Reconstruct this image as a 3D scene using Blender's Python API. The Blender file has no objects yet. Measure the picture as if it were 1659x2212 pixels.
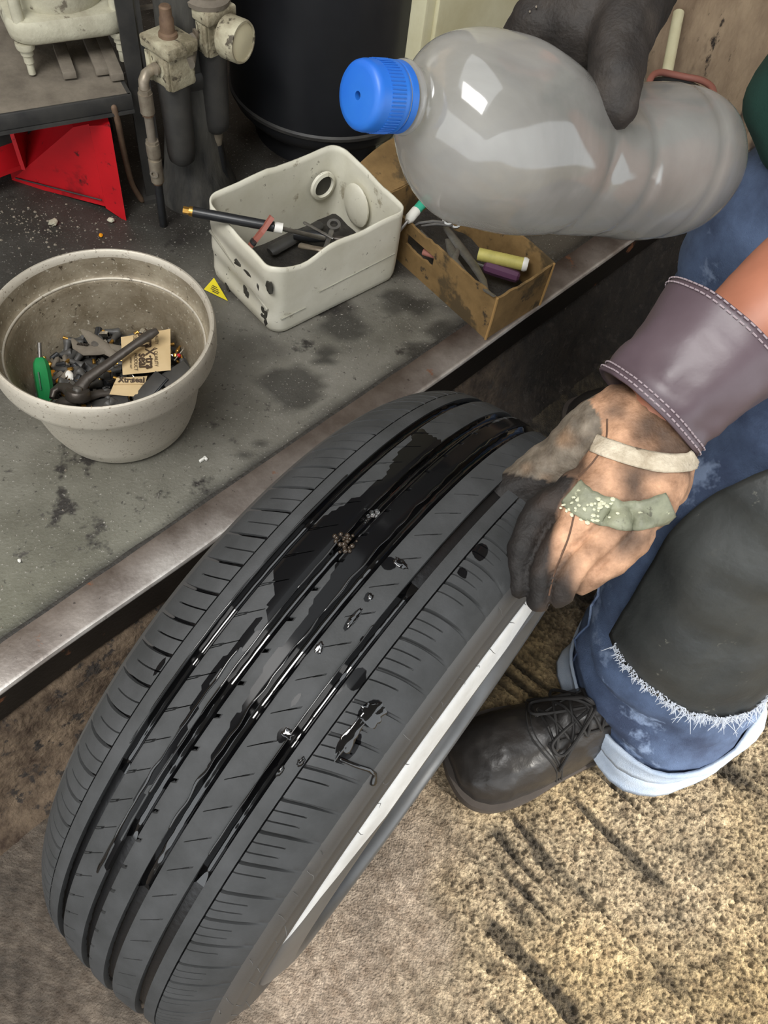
import bpy, bmesh, math, random
import numpy as np
from mathutils import Vector, Matrix, noise as mnoise
random.seed(7); rng = np.random.default_rng(7)
SC = bpy.context.scene; COL = SC.collection
PI = math.pi
# ---------------------------------------------------------------- camera
cam_data = bpy.data.cameras.new('camera'); cam = bpy.data.objects.new('camera', cam_data); COL.objects.link(cam)
cam_data.sensor_fit = 'VERTICAL'; cam_data.sensor_height = 24.0; cam_data.lens = 24.0*1736.0/2212.0
cam_data.clip_start = 0.02
cam.matrix_world = Matrix(((.980874, -.194642, 0.0, 0), (.163012, .821476, -.546447, 0), (.106362, .535996, .837494, 1.06685), (0, 0, 0, 1)))
SC.camera = cam
# ---------------------------------------------------------------- sky, sun, exposure
SC.view_settings.view_transform = 'Standard'; SC.view_settings.look = 'None'
SC.view_settings.gamma = 1.0; SC.view_settings.use_curve_mapping = False
SC.view_settings.exposure = 0.0
w = bpy.data.worlds.new('sky'); SC.world = w; w.use_nodes = True
bg = w.node_tree.nodes['Background']; bg.inputs['Color'].default_value = (.93, .97, 1.0, 1); bg.inputs['Strength'].default_value = 2.3
sun = bpy.data.lights.new('sun', 'SUN'); sun.energy = 8.5; sun.angle = math.radians(4); sun.color = (1, .95, .86)
sun_o = bpy.data.objects.new('sun', sun); COL.objects.link(sun_o); sun_o.location = (4, -3, 5)
SUN = Vector((.696, -.434, .574)).normalized()
sun_o.rotation_euler = SUN.to_track_quat('Z', 'Y').to_euler()
added_light = bpy.data.lights.new('added_fill_light', 'AREA'); added_light.shape = 'RECTANGLE'; added_light.size = 1.15; added_light.size_y = .85; added_light.energy = 54; added_light.color = (1, .98, .95)
added_light_o = bpy.data.objects.new('added_fill_light', added_light); COL.objects.link(added_light_o); added_light_o.location = (-.62, -.62, 2.36); added_light_o.rotation_euler = (0, 0, -.5)  # unseen area light added for the bottle highlight and general fill
# ---------------------------------------------------------------- helpers
def tag(o, label=None, cat=None, group=None, kind=None):
    if label: o['label'] = label
    if cat: o['category'] = cat
    if group: o['group'] = group
    if kind: o['kind'] = kind
    return o
def empty(name, loc, label, cat, group=None):
    o = bpy.data.objects.new(name, None); COL.objects.link(o); o.location = loc; o.empty_display_size = .02
    return tag(o, label, cat, group)
def link(name, me, mat, parent=None, smooth=True, sharp=40):
    o = bpy.data.objects.new(name, me); COL.objects.link(o)
    if mat is not None:
        for m_ in (mat if isinstance(mat, (list, tuple)) else [mat]): me.materials.append(m_)
    if parent is not None:
        o.parent = parent; o.matrix_parent_inverse = Matrix.Translation(-Vector(ROOTLOC(parent)))
    if smooth and len(me.polygons):
        me.polygons.foreach_set('use_smooth', np.ones(len(me.polygons), bool))
        try: me.set_sharp_from_angle(angle=math.radians(sharp))
        except Exception: pass
    return o
def ROOTLOC(o):
    l = Vector(o.location) if o.type == 'EMPTY' else Vector((0, 0, 0))
    return l
def V(*a): return Vector(a)
def frame(d, upv=(0, 0, 1)):
    d = Vector(d).normalized(); u = Vector(upv)
    if abs(d.dot(u)) > .97: u = Vector((1, 0, 0))
    x = u.cross(d).normalized(); y = d.cross(x).normalized()
    return x, y, d
class MB:
    def __init__(s): s.v = []; s.f = []; s.m = []
    def add(s, vs, fs, mi=0):
        k = len(s.v); s.v += [tuple(p) for p in vs]; s.f += [tuple(i+k for i in f) for f in fs]; s.m += [mi]*len(fs); return s
    def box(s, c, size, R=None, mi=0, bev=0.0):
        bm = bmesh.new(); bmesh.ops.create_cube(bm, size=1)
        for v in bm.verts: v.co = Vector((v.co.x*size[0], v.co.y*size[1], v.co.z*size[2]))
        if bev: bmesh.ops.bevel(bm, geom=bm.edges[:], offset=bev, segments=2, affect='EDGES', profile=.5)
        Mx = Matrix.Translation(Vector(c)) @ (R.to_4x4() if R is not None else Matrix.Identity(4))
        bm.verts.index_update(); s.add([Mx @ v.co for v in bm.verts], [[v.index for v in f.verts] for f in bm.faces], mi); bm.free(); return s
    def lathe(s, prof, n=48, M=None, mi=0, close=False):
        M = M or Matrix.Identity(4); vs = []; fs = []
        for r, z in prof:
            for i in range(n):
                a = 2*PI*i/n; vs.append(M @ Vector((r*math.cos(a), r*math.sin(a), z)))
        m_ = len(prof)
        for j in range(m_ if close else m_-1):
            for i in range(n):
                a, b = j*n+i, j*n+(i+1) % n; c, d = ((j+1) % m_)*n+(i+1) % n, ((j+1) % m_)*n+i
                fs.append((a, b, c, d))
        return s.add(vs, fs, mi)
    def loft(s, rings, cap=True, closed=True, mi=0):
        n = len(rings[0]); vs = [p for r in rings for p in r]; fs = []
        for j in range(len(rings)-1):
            for i in range(n if closed else n-1):
                fs.append((j*n+i, j*n+(i+1) % n, (j+1)*n+(i+1) % n, (j+1)*n+i))
        if cap and closed:
            fs.append(tuple(range(n))[::-1]); fs.append(tuple((len(rings)-1)*n+i for i in range(n)))
        return s.add(vs, fs, mi)
    def tube(s, path, r, n=10, cap=True, sq=1.0, mi=0, upv=(0, 0, 1), round_ends=False):
        P = [Vector(p) for p in path]; R = r if isinstance(r, (list, tuple)) else [r]*len(P)
        if round_ends:
            d0 = (P[0]-P[1]).normalized(); d1 = (P[-1]-P[-2]).normalized(); P2 = []; R2 = []
            for t in (1., .86, .5): P2.append(P[0]+d0*R[0]*t); R2.append(max(1e-4, R[0]*math.sqrt(max(0, 1-t*t))))
            P2 += P; R2 += list(R)
            for t in (.5, .86, 1.): P2.append(P[-1]+d1*R[-1]*t); R2.append(max(1e-4, R[-1]*math.sqrt(max(0, 1-t*t))))
            P, R = P2, R2
        rings = []; px = None
        for i, p in enumerate(P):
            d = (P[min(i+1, len(P)-1)]-P[max(i-1, 0)])
            if d.length < 1e-9: d = Vector((0, 0, 1))
            x, y, d = frame(d, upv)
            if px is not None:
                x = (px-d*px.dot(d)).normalized(); y = d.cross(x)
            px = x
            rings.append([p+x*R[i]*math.cos(2*PI*k/n)+y*R[i]*sq*math.sin(2*PI*k/n) for k in range(n)])
        return s.loft(rings, cap, True, mi)
    def ball(s, c, r, R=None, mi=0, n=14, m=9):
        rr = r if isinstance(r, (tuple, list)) else (r, r, r); rings = []
        for j in range(m+1):
            t = PI*(j+.02)/(m+.04); rings.append([])
            for i in range(n):
                p = Vector((math.sin(t)*math.cos(2*PI*i/n)*rr[0], math.sin(t)*math.sin(2*PI*i/n)*rr[1], -math.cos(t)*rr[2]))
                rings[-1].append(Vector(c)+(R @ p if R is not None else p))
        return s.loft(rings, True, True, mi)
    def prism(s, pts, h, M=None, mi=0):
        M = M or Matrix.Identity(4); n = len(pts)
        vs = [M @ Vector((p[0], p[1], 0)) for p in pts]+[M @ Vector((p[0], p[1], h)) for p in pts]
        fs = [tuple(range(n))[::-1], tuple(range(n, 2*n))]+[(i, (i+1) % n, n+(i+1) % n, n+i) for i in range(n)]
        return s.add(vs, fs, mi)
    def mesh(s, name):
        me = bpy.data.meshes.new(name); me.from_pydata(s.v, [], s.f)
        me.polygons.foreach_set('material_index', np.array(s.m, dtype=np.int32)); me.update(); return me
    def build(s, name, mat, parent=None, smooth=True, sharp=40, fix=True):
        me = s.mesh(name)
        if fix:
            bm = bmesh.new(); bm.from_mesh(me); bmesh.ops.recalc_face_normals(bm, faces=bm.faces[:]); bm.to_mesh(me); bm.free()
        return link(name, me, mat, parent, smooth, sharp)
def npmesh(name, verts, faces):
    me = bpy.data.meshes.new(name); me.from_pydata(verts.tolist() if hasattr(verts, 'tolist') else verts, [], faces.tolist() if hasattr(faces, 'tolist') else faces); me.update(); return me
def gridfaces(n, m, wrap=False):
    i = np.arange(n-1)[:, None]; k = m if wrap else m-1; j = np.arange(k)[None, :]; j2 = (j+1) % m
    return np.stack([i*m+j, i*m+j2, (i+1)*m+j2, (i+1)*m+j], -1).reshape(-1, 4)
def bake(o):
    """replace an object's mesh by its modified mesh"""
    dg = bpy.context.evaluated_depsgraph_get(); me = bpy.data.meshes.new_from_object(o.evaluated_get(dg))
    old = o.data; o.modifiers.clear(); o.data = me; bpy.data.meshes.remove(old)
    me.polygons.foreach_set('use_smooth', np.ones(len(me.polygons), bool)); return o
def skin(name, mb, mat, parent=None, voxel=.004, smooth=4, tint=None, disp=None):
    """fuse overlapping shapes to ONE continuous surface"""
    o = mb.build(name, mat, parent, fix=True)
    r = o.modifiers.new('r', 'REMESH'); r.mode = 'VOXEL'; r.voxel_size = voxel
    if smooth:
        q = o.modifiers.new('s', 'SMOOTH'); q.factor = .5; q.iterations = smooth
    bake(o); me = o.data; n = len(me.vertices); co = np.empty(n*3, np.float32); me.vertices.foreach_get('co', co); co = co.reshape(-1, 3)
    if disp is not None:
        no = np.empty(n*3, np.float32); me.vertices.foreach_get('normal', no); no = no.reshape(-1, 3)
        co = co+no*np.array([disp(Vector(p)) for p in co])[:, None]; me.vertices.foreach_set('co', co.astype(np.float32).ravel()); me.update()
    if tint is not None: setcol(me, np.array([tint(Vector(p)) for p in co]))
    return o
def setcol(me, c, name='tint'):
    a = me.color_attributes.new(name, 'FLOAT_COLOR', 'POINT'); c = np.concatenate([c, np.ones((len(c), 1))], 1)
    a.data.foreach_set('color', c.astype(np.float32).ravel())
def nz(p, s, seed=0.0): return mnoise.noise(Vector(p)*s+Vector((seed, seed*1.7, -seed)))
def lin(c):  # sRGB 0-255 to linear
    return tuple(((x/255)/12.92 if x/255 <= .04045 else ((x/255+.055)/1.055)**2.4) for x in c)
def mat(name, c, rough=.6, metal=0., c2=None, ns=30., amt=.6, spots=None, sps=60., spt=.62, bump=0., bs=200., spec=.5, tint=None, wet=False, detail=6, stretch=None, coat=0., trans=0.):
    m = bpy.data.materials.new(name); m.use_nodes = True; nt = m.node_tree; b = nt.nodes['Principled BSDF']; L = nt.links.new
    c = lin(c); b.inputs['Roughness'].default_value = rough; b.inputs['Metallic'].default_value = metal
    b.inputs['Specular IOR Level'].default_value = spec; b.inputs['Coat Weight'].default_value = coat
    b.inputs['Transmission Weight'].default_value = trans
    b.inputs['Base Color'].default_value = (*c, 1)
    tc = nt.nodes.new('ShaderNodeTexCoord'); src = tc.outputs['Object']
    if stretch:
        mp = nt.nodes.new('ShaderNodeMapping'); mp.inputs['Scale'].default_value = stretch; L(src, mp.inputs[0]); src = mp.outputs[0]
    cur = None
    def rgb(v):
        n = nt.nodes.new('ShaderNodeRGB'); n.outputs[0].default_value = (*v, 1); return n.outputs[0]
    def mixc(fac, a, bb, mode='MIX'):
        n = nt.nodes.new('ShaderNodeMix'); n.data_type = 'RGBA'; n.blend_type = mode
        if hasattr(fac, 'links'): L(fac, n.inputs[0])
        else: n.inputs[0].default_value = fac
        L(a, n.inputs[6]); L(bb, n.inputs[7]); return n.outputs[2]
    def noisefac(scale, lo, hi, det=detail):
        n = nt.nodes.new('ShaderNodeTexNoise'); n.inputs['Scale'].default_value = scale; n.inputs['Detail'].default_value = det; n.inputs['Roughness'].default_value = .65; L(src, n.inputs['Vector'])
        r = nt.nodes.new('ShaderNodeMapRange'); r.inputs[1].default_value = lo; r.inputs[2].default_value = hi; L(n.outputs['Fac'], r.inputs[0]); return r.outputs[0]
    cur = rgb(c)
    if tint:
        at = nt.nodes.new('ShaderNodeVertexColor'); at.layer_name = tint; cur = at.outputs[0]
    if c2 is not None:
        f = noisefac(ns, .5-.25/max(amt, .01)*.6, .5+.25/max(amt, .01)*.6)
        if tint: cur = mixc(f, cur, mixc(1.0, cur, rgb(tuple(x for x in lin(c2))), 'MULTIPLY'))
        else: cur = mixc(f, cur, rgb(lin(c2)))
    if spots is not None:
        for (sc_, sth, scol) in (spots if isinstance(spots[0], (tuple, list)) else [(sps, spt, spots)]):
            cur = mixc(noisefac(sc_, sth, sth+.06, 5), cur, rgb(lin(scol)))
    L(cur, b.inputs['Base Color'])
    if wet:
        at = nt.nodes.new('ShaderNodeVertexColor'); at.layer_name = 'wet'; sx = nt.nodes.new('ShaderNodeSeparateColor'); L(at.outputs[0], sx.inputs[0])
        n = nt.nodes.new('ShaderNodeTexNoise'); n.inputs['Scale'].default_value = 90; n.inputs['Detail'].default_value = 4; L(src, n.inputs['Vector'])
        ad = nt.nodes.new('ShaderNodeMath'); ad.operation = 'MULTIPLY_ADD'; L(n.outputs['Fac'], ad.inputs[0]); ad.inputs[1].default_value = .5; L(sx.outputs[0], ad.inputs[2])
        r = nt.nodes.new('ShaderNodeMapRange'); r.inputs[1].default_value = .72; r.inputs[2].default_value = .77; L(ad.outputs[0], r.inputs[0])
        L(mixc(r.outputs[0], cur, rgb(lin((17, 17, 18)))), b.inputs['Base Color'])
        r_wet = r; rr = nt.nodes.new('ShaderNodeMapRange'); rr.inputs[3].default_value = rough; rr.inputs[4].default_value = .12; L(r.outputs[0], rr.inputs[0]); L(rr.outputs[0], b.inputs['Roughness'])
    if bump:
        if wet: r = r_wet
        n = nt.nodes.new('ShaderNodeTexNoise'); n.inputs['Scale'].default_value = bs; n.inputs['Detail'].default_value = 8; L(src, n.inputs['Vector'])
        bp = nt.nodes.new('ShaderNodeBump'); bp.inputs['Strength'].default_value = bump
        if wet: iv = nt.nodes.new('ShaderNodeMapRange'); iv.inputs[3].default_value = bump; iv.inputs[4].default_value = 0; L(r.outputs[0], iv.inputs[0]); L(iv.outputs[0], bp.inputs['Strength'])
        bp.inputs['Distance'].default_value = .004; L(n.outputs['Fac'], bp.inputs['Height']); L(bp.outputs[0], b.inputs['Normal'])
    return m
def text(name, s, size, loc, xdir, up, mat_, parent, bold=.0, sx=1.0, align='CENTER'):
    cu = bpy.data.curves.new(name, 'FONT'); cu.body = s; cu.size = size; cu.extrude = .00005; cu.offset = bold; cu.align_x = align; cu.align_y = 'CENTER'; cu.resolution_u = 3
    t = bpy.data.objects.new(name, cu); COL.objects.link(t); dg = bpy.context.evaluated_depsgraph_get()
    me = bpy.data.meshes.new_from_object(t.evaluated_get(dg)); bpy.data.objects.remove(t)
    x = Vector(xdir).normalized(); z = Vector(up).normalized(); y = z.cross(x).normalized(); x = y.cross(z)
    me.transform(Matrix.Translation(Vector(loc)) @ Matrix((x, y, z)).transposed().to_4x4() @ Matrix.Diagonal((sx, 1, 1, 1)))
    return link(name, me, mat_, parent, False)
def dup(root, M, label=None, group=None):
    """copy a thing with its parts, moved by M (world)"""
    r = root.copy(); COL.objects.link(r); r.matrix_world = M
    if label: r['label'] = label
    if group: r['group'] = group
    for ch in list(root.children):
        c = ch.copy(); COL.objects.link(c); c.parent = r; c.matrix_parent_inverse = ch.matrix_parent_inverse.copy()
    return r
# ---------------------------------------------------------------- platform frame
E0 = Vector((-.365, .244, 0)); E = Vector((.582, .813, 0)).normalized(); N = Vector((-E.y, E.x, 0))   # along the kerb edge / inwards
PZ = .2
def pl(s, t, z=0.): return E0+E*s+N*t+Vector((0, 0, z))
RE = Matrix((E, N, Vector((0, 0, 1)))).transposed()
# ---------------------------------------------------------------- materials
M_conc0 = mat('rough_concrete', (150, 132, 104), .85, c2=(104, 92, 78), ns=24, amt=.7, spots=[(55, .66, (70, 62, 54)), (160, .64, (196, 184, 160))], bump=.7, bs=330)
M_plat = mat('oily_platform', (128, 125, 114), .5, tint='tint', c2=(176, 174, 168), ns=8, amt=.7, spots=[(13, .60, (46, 43, 40)), (260, .62, (160, 156, 148)), (120, .62, (62, 60, 55)), (45, .63, (74, 71, 66))], bump=.25, bs=260)
M_lip = mat('worn_steel_lip', (142, 130, 121), .36, metal=.35, tint='tint', c2=(150, 140, 134), ns=14, amt=.7, spots=[(24, .645, (128, 84, 58)), (90, .66, (58, 52, 48))], bump=.1)
M_lipface = mat('grimy_steel', (58, 48, 42), .6, metal=.3, c2=(36, 31, 28), ns=30)
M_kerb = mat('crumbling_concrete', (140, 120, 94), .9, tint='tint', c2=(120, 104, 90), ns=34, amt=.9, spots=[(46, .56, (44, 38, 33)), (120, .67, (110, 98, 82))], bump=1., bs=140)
M_kerb0 = mat('dark_concrete', (70, 64, 58), .9)
M_grime = mat('black_grime', (34, 32, 30), .7, c2=(60, 56, 50), ns=60, bump=.5)
M_wall = mat('stained_wall', (176, 154, 128), .85, c2=(116, 96, 78), ns=9, amt=1., spots=[(7, .56, (58, 48, 42)), (30, .62, (46, 38, 34))], bump=.4, bs=120, stretch=(1, 1, .45))
M_roof = mat('roof_sheet', (120, 120, 118), .7)
M_rubber = mat('dry_tread_rubber', (72, 73, 74), .58, c2=(56, 57, 57), ns=26, amt=.7, bump=.08, bs=700, wet=True, spec=.12)
M_side = mat('sidewall_rubber', (66, 66, 66), .5, c2=(76, 74, 72), ns=12, amt=.7, spots=[(30, .64, (86, 82, 77))], bump=.04, bs=500)
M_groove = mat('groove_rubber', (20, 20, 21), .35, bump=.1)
M_rim = mat('sunlit_rim_white', (246, 246, 244), .3, metal=.0, c2=(205, 204, 200), ns=30, spots=[(60, .73, (150, 112, 70))])
M_rimdark = mat('grey_rim', (120, 121, 122), .4, metal=.4, c2=(96, 96, 96), ns=10)
M_water = mat('water', (255, 255, 255), .03, trans=1.0); M_water.node_tree.nodes['Principled BSDF'].inputs['IOR'].default_value = 1.33
M_wetblk = mat('wet_black', (8, 8, 9), .06, spec=.8)
M_tub = mat('dull_aluminium', (208, 201, 187), .48, metal=.3, c2=(186, 178, 162), ns=9, spots=[(260, .60, (136, 124, 106)), (120, .645, (112, 102, 86)), (50, .66, (156, 146, 130))], bump=.08, bs=300)
M_tubin = mat('grimy_aluminium', (172, 162, 142), .5, metal=.25, c2=(120, 108, 88), ns=14, amt=.9, spots=[(210, .61, (206, 200, 184)), (120, .62, (84, 74, 60))], bump=.2, bs=260)
M_jug = mat('dirty_white_plastic', (232, 229, 214), .38, c2=(208, 204, 184), ns=14, spots=[(24, .62, (168, 160, 138)), (70, .645, (118, 110, 92))], spec=.45)
M_jugin = mat('greyed_plastic', (180, 178, 164), .5, c2=(140, 136, 122), ns=12, amt=.8)
M_stain = mat('oil_stain', (72, 70, 62), .6, c2=(50, 48, 44), ns=50)
M_grit = mat('grey_grit', (150, 141, 126), .85, c2=(104, 96, 84), ns=200)
M_card = mat('oiled_cardboard', (146, 117, 74), .75, c2=(112, 88, 52), ns=16, amt=.9, spots=[(10, .52, (84, 69, 45)), (40, .62, (62, 52, 38))], bump=.2, bs=90)
M_cardedge = mat('cardboard_edge', (170, 134, 82), .8)
M_steel = mat('tool_steel', (150, 148, 144), .38, metal=.75, c2=(106, 102, 98), ns=40)
M_dsteel = mat('dark_steel', (94, 88, 82), .45, metal=.6, c2=(66, 60, 55), ns=45, bump=.1)
M_chrome = mat('chrome', (214, 212, 206), .15, metal=1.)
M_brass = mat('brass', (212, 164, 84), .3, metal=.9)
M_blk = mat('black_plastic', (30, 31, 33), .35, c2=(44, 45, 47), ns=60)
M_blkrub = mat('black_rubber', (58, 57, 56), .5, c2=(86, 84, 80), ns=80)
M_green = mat('green_plastic', (32, 140, 76), .35, c2=(24, 112, 60), ns=40)
M_green2 = mat('dark_green_print', (20, 84, 50), .4)
M_orange = mat('orange_plastic', (236, 156, 30), .4)
M_paper = mat('kraft_paper', (208, 184, 142), .8, c2=(194, 168, 124), ns=30)
M_seam = mat('brown_seam', (92, 68, 52), .8)
M_ink = mat('brown_ink', (70, 54, 40), .8)
M_red = mat('red_paint', (206, 24, 34), .4, c2=(176, 18, 28), ns=10, spots=[(26, .63, (70, 22, 24)), (9, .6, (150, 18, 26))])
M_tank = mat('black_tank_paint', (24, 25, 28), .36, c2=(36, 37, 40), ns=12, spots=[(40, .72, (70, 70, 68))])
M_blkpaint = mat('dusty_black_paint', (36, 36, 37), .5, c2=(70, 68, 64), ns=22, amt=.6)
M_col = mat('scuffed_black_rubber', (38, 38, 38), .6, c2=(84, 82, 76), ns=26, amt=.75, stretch=(1.6, 1.6, .4), bump=.5, bs=60)
M_cast = mat('dusty_cast_grey', (200, 196, 174), .7, c2=(158, 152, 132), ns=16, amt=.9, spots=[(40, .62, (110, 102, 88))], bump=.2)
M_castd = mat('dust_covered_steel', (136, 127, 113), .8, c2=(90, 82, 72), ns=22, bump=.15)
M_reg = mat('painted_casting', (190, 184, 158), .65, c2=(132, 122, 100), ns=22, amt=1.1, spots=[(60, .57, (82, 74, 60)), (22, .6, (120, 112, 90))], bump=.3)
M_fit = mat('dull_fitting', (168, 158, 140), .45, metal=.5, c2=(122, 110, 96), ns=60)
M_rust = mat('rusty_steel', (130, 106, 84), .7, metal=.3, c2=(94, 74, 60), ns=50)
M_cream = mat('cream_paint', (226, 222, 192), .55, c2=(196, 188, 150), ns=6, amt=.8, spots=[(9, .68, (150, 138, 104))])
M_glassy = mat('yellowed_lens', (214, 206, 174), .2)
M_bluecap = mat('blue_plastic', (16, 84, 180), .45, c2=(34, 102, 184), ns=20)
M_yellow = mat('yellow_card', (232, 214, 30), .6)
M_white = mat('white_plastic', (232, 230, 222), .4)
M_skin = mat('skin', (178, 116, 90), .5, c2=(156, 98, 74), ns=22)
M_glove = mat('grimy_glove', (200, 150, 115), .7, c2=(150, 140, 130), ns=60, amt=.7, tint='tint', bump=.25, bs=420)
M_cuff = mat('plum_leather', (92, 78, 84), .42, c2=(76, 62, 68), ns=14, bump=.06, bs=120)
M_strap = mat('cream_webbing', (218, 206, 184), .85, c2=(160, 146, 124), ns=50, amt=.9, spots=[(90, .62, (120, 104, 88))], bump=.3, bs=500)
M_band = mat('grey_green_band', (146, 148, 124), .55, c2=(110, 112, 94), ns=50, amt=.9, spots=[(70, .62, (84, 82, 70)), (140, .63, (188, 188, 160))], bump=.2)
M_flake = mat('peeling_paint', (206, 206, 178), .7)
M_thread = mat('pale_thread', (158, 144, 148), .8)
M_jean = mat('blue_denim', (96, 116, 150), .85, c2=(52, 64, 90), ns=10, amt=.9, spots=[(13, .59, (130, 148, 178))], bump=.3, bs=700)
M_jeanlt = mat('sunlit_denim_tint', (140, 158, 184), .85, c2=(186, 196, 208), ns=14, amt=.7, bump=.3, bs=700)
M_apron = mat('black_coated_cloth', (46, 49, 49), .5, c2=(64, 66, 64), ns=7, amt=1., spots=[(14, .63, (78, 78, 72)), (60, .66, (104, 104, 96))], bump=.25, bs=90)
M_fray = mat('frayed_threads', (214, 220, 230), .9)
M_shirt = mat('dark_green_cloth', (40, 84, 72), .85, c2=(24, 48, 44), ns=10, bump=.2, bs=600)
M_boot = mat('black_leather', (35, 33, 32), .36, c2=(48, 44, 41), ns=14, bump=.12, bs=170, spots=[(12, .69, (84, 74, 66))])
M_sole = mat('worn_sole', (70, 62, 56), .7, c2=(48, 42, 38), ns=30)
M_lace = mat('black_lace', (30, 28, 27), .7)
M_hair = mat('black_hair', (18, 16, 15), .5)
M_pink = mat('faded_red_hose', (150, 96, 84), .6)
M_purple = mat('purple_plastic', (92, 58, 84), .35)
M_yelroll = mat('pale_yellow_wrap', (196, 186, 104), .6, c2=(168, 160, 86), ns=80)
M_teal = mat('teal_plastic', (60, 178, 146), .35)
M_redbrown = mat('red_brown_stick', (150, 88, 74), .6)
M_froth = mat('soapy_film', (70, 58, 46), .06, trans=.5)
def bottle_mat():
    m = bpy.data.materials.new('scuffed_clear_plastic'); m.use_nodes = True; nt = m.node_tree; L = nt.links.new; nt.nodes.clear()
    out = nt.nodes.new('ShaderNodeOutputMaterial'); tr = nt.nodes.new('ShaderNodeBsdfTransparent'); tr.inputs[0].default_value = (.86, .87, .86, 1)
    df = nt.nodes.new('ShaderNodeBsdfDiffuse'); tl = nt.nodes.new('ShaderNodeBsdfTranslucent'); gl = nt.nodes.new('ShaderNodeBsdfGlossy'); gl.inputs['Roughness'].default_value = .09
    df.inputs[0].default_value = (.53, .52, .495, 1); tl.inputs[0].default_value = (.64, .63, .60, 1)
    tcn = nt.nodes.new('ShaderNodeTexCoord'); n = nt.nodes.new('ShaderNodeTexNoise'); n.inputs['Scale'].default_value = 11; n.inputs['Detail'].default_value = 7; n.inputs['Distortion'].default_value = .8; L(tcn.outputs['Object'], n.inputs['Vector'])
    r = nt.nodes.new('ShaderNodeMapRange'); r.inputs[1].default_value = .3; r.inputs[2].default_value = .75; r.inputs[1].default_value = .36; r.inputs[2].default_value = .64; r.inputs[3].default_value = .42; r.inputs[4].default_value = .74; L(n.outputs['Fac'], r.inputs[0])
    a = nt.nodes.new('ShaderNodeMixShader'); a.inputs[0].default_value = .5; L(df.outputs[0], a.inputs[1]); L(tl.outputs[0], a.inputs[2])
    b = nt.nodes.new('ShaderNodeMixShader'); L(r.outputs[0], b.inputs[0]); L(tr.outputs[0], b.inputs[1]); L(a.outputs[0], b.inputs[2])
    fr = nt.nodes.new('ShaderNodeFresnel'); fr.inputs[0].default_value = 1.75
    c = nt.nodes.new('ShaderNodeMixShader'); ge = nt.nodes.new('ShaderNodeNewGeometry'); fm = nt.nodes.new('ShaderNodeMix'); L(ge.outputs['Backfacing'], fm.inputs[0]); L(fr.outputs[0], fm.inputs[2]); fm.inputs[3].default_value = .05; L(fm.outputs[0], c.inputs[0]); L(b.outputs[0], c.inputs[1]); L(gl.outputs[0], c.inputs[2]); L(c.outputs[0], out.inputs[0])
    return m
M_bottle = bottle_mat()
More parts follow.
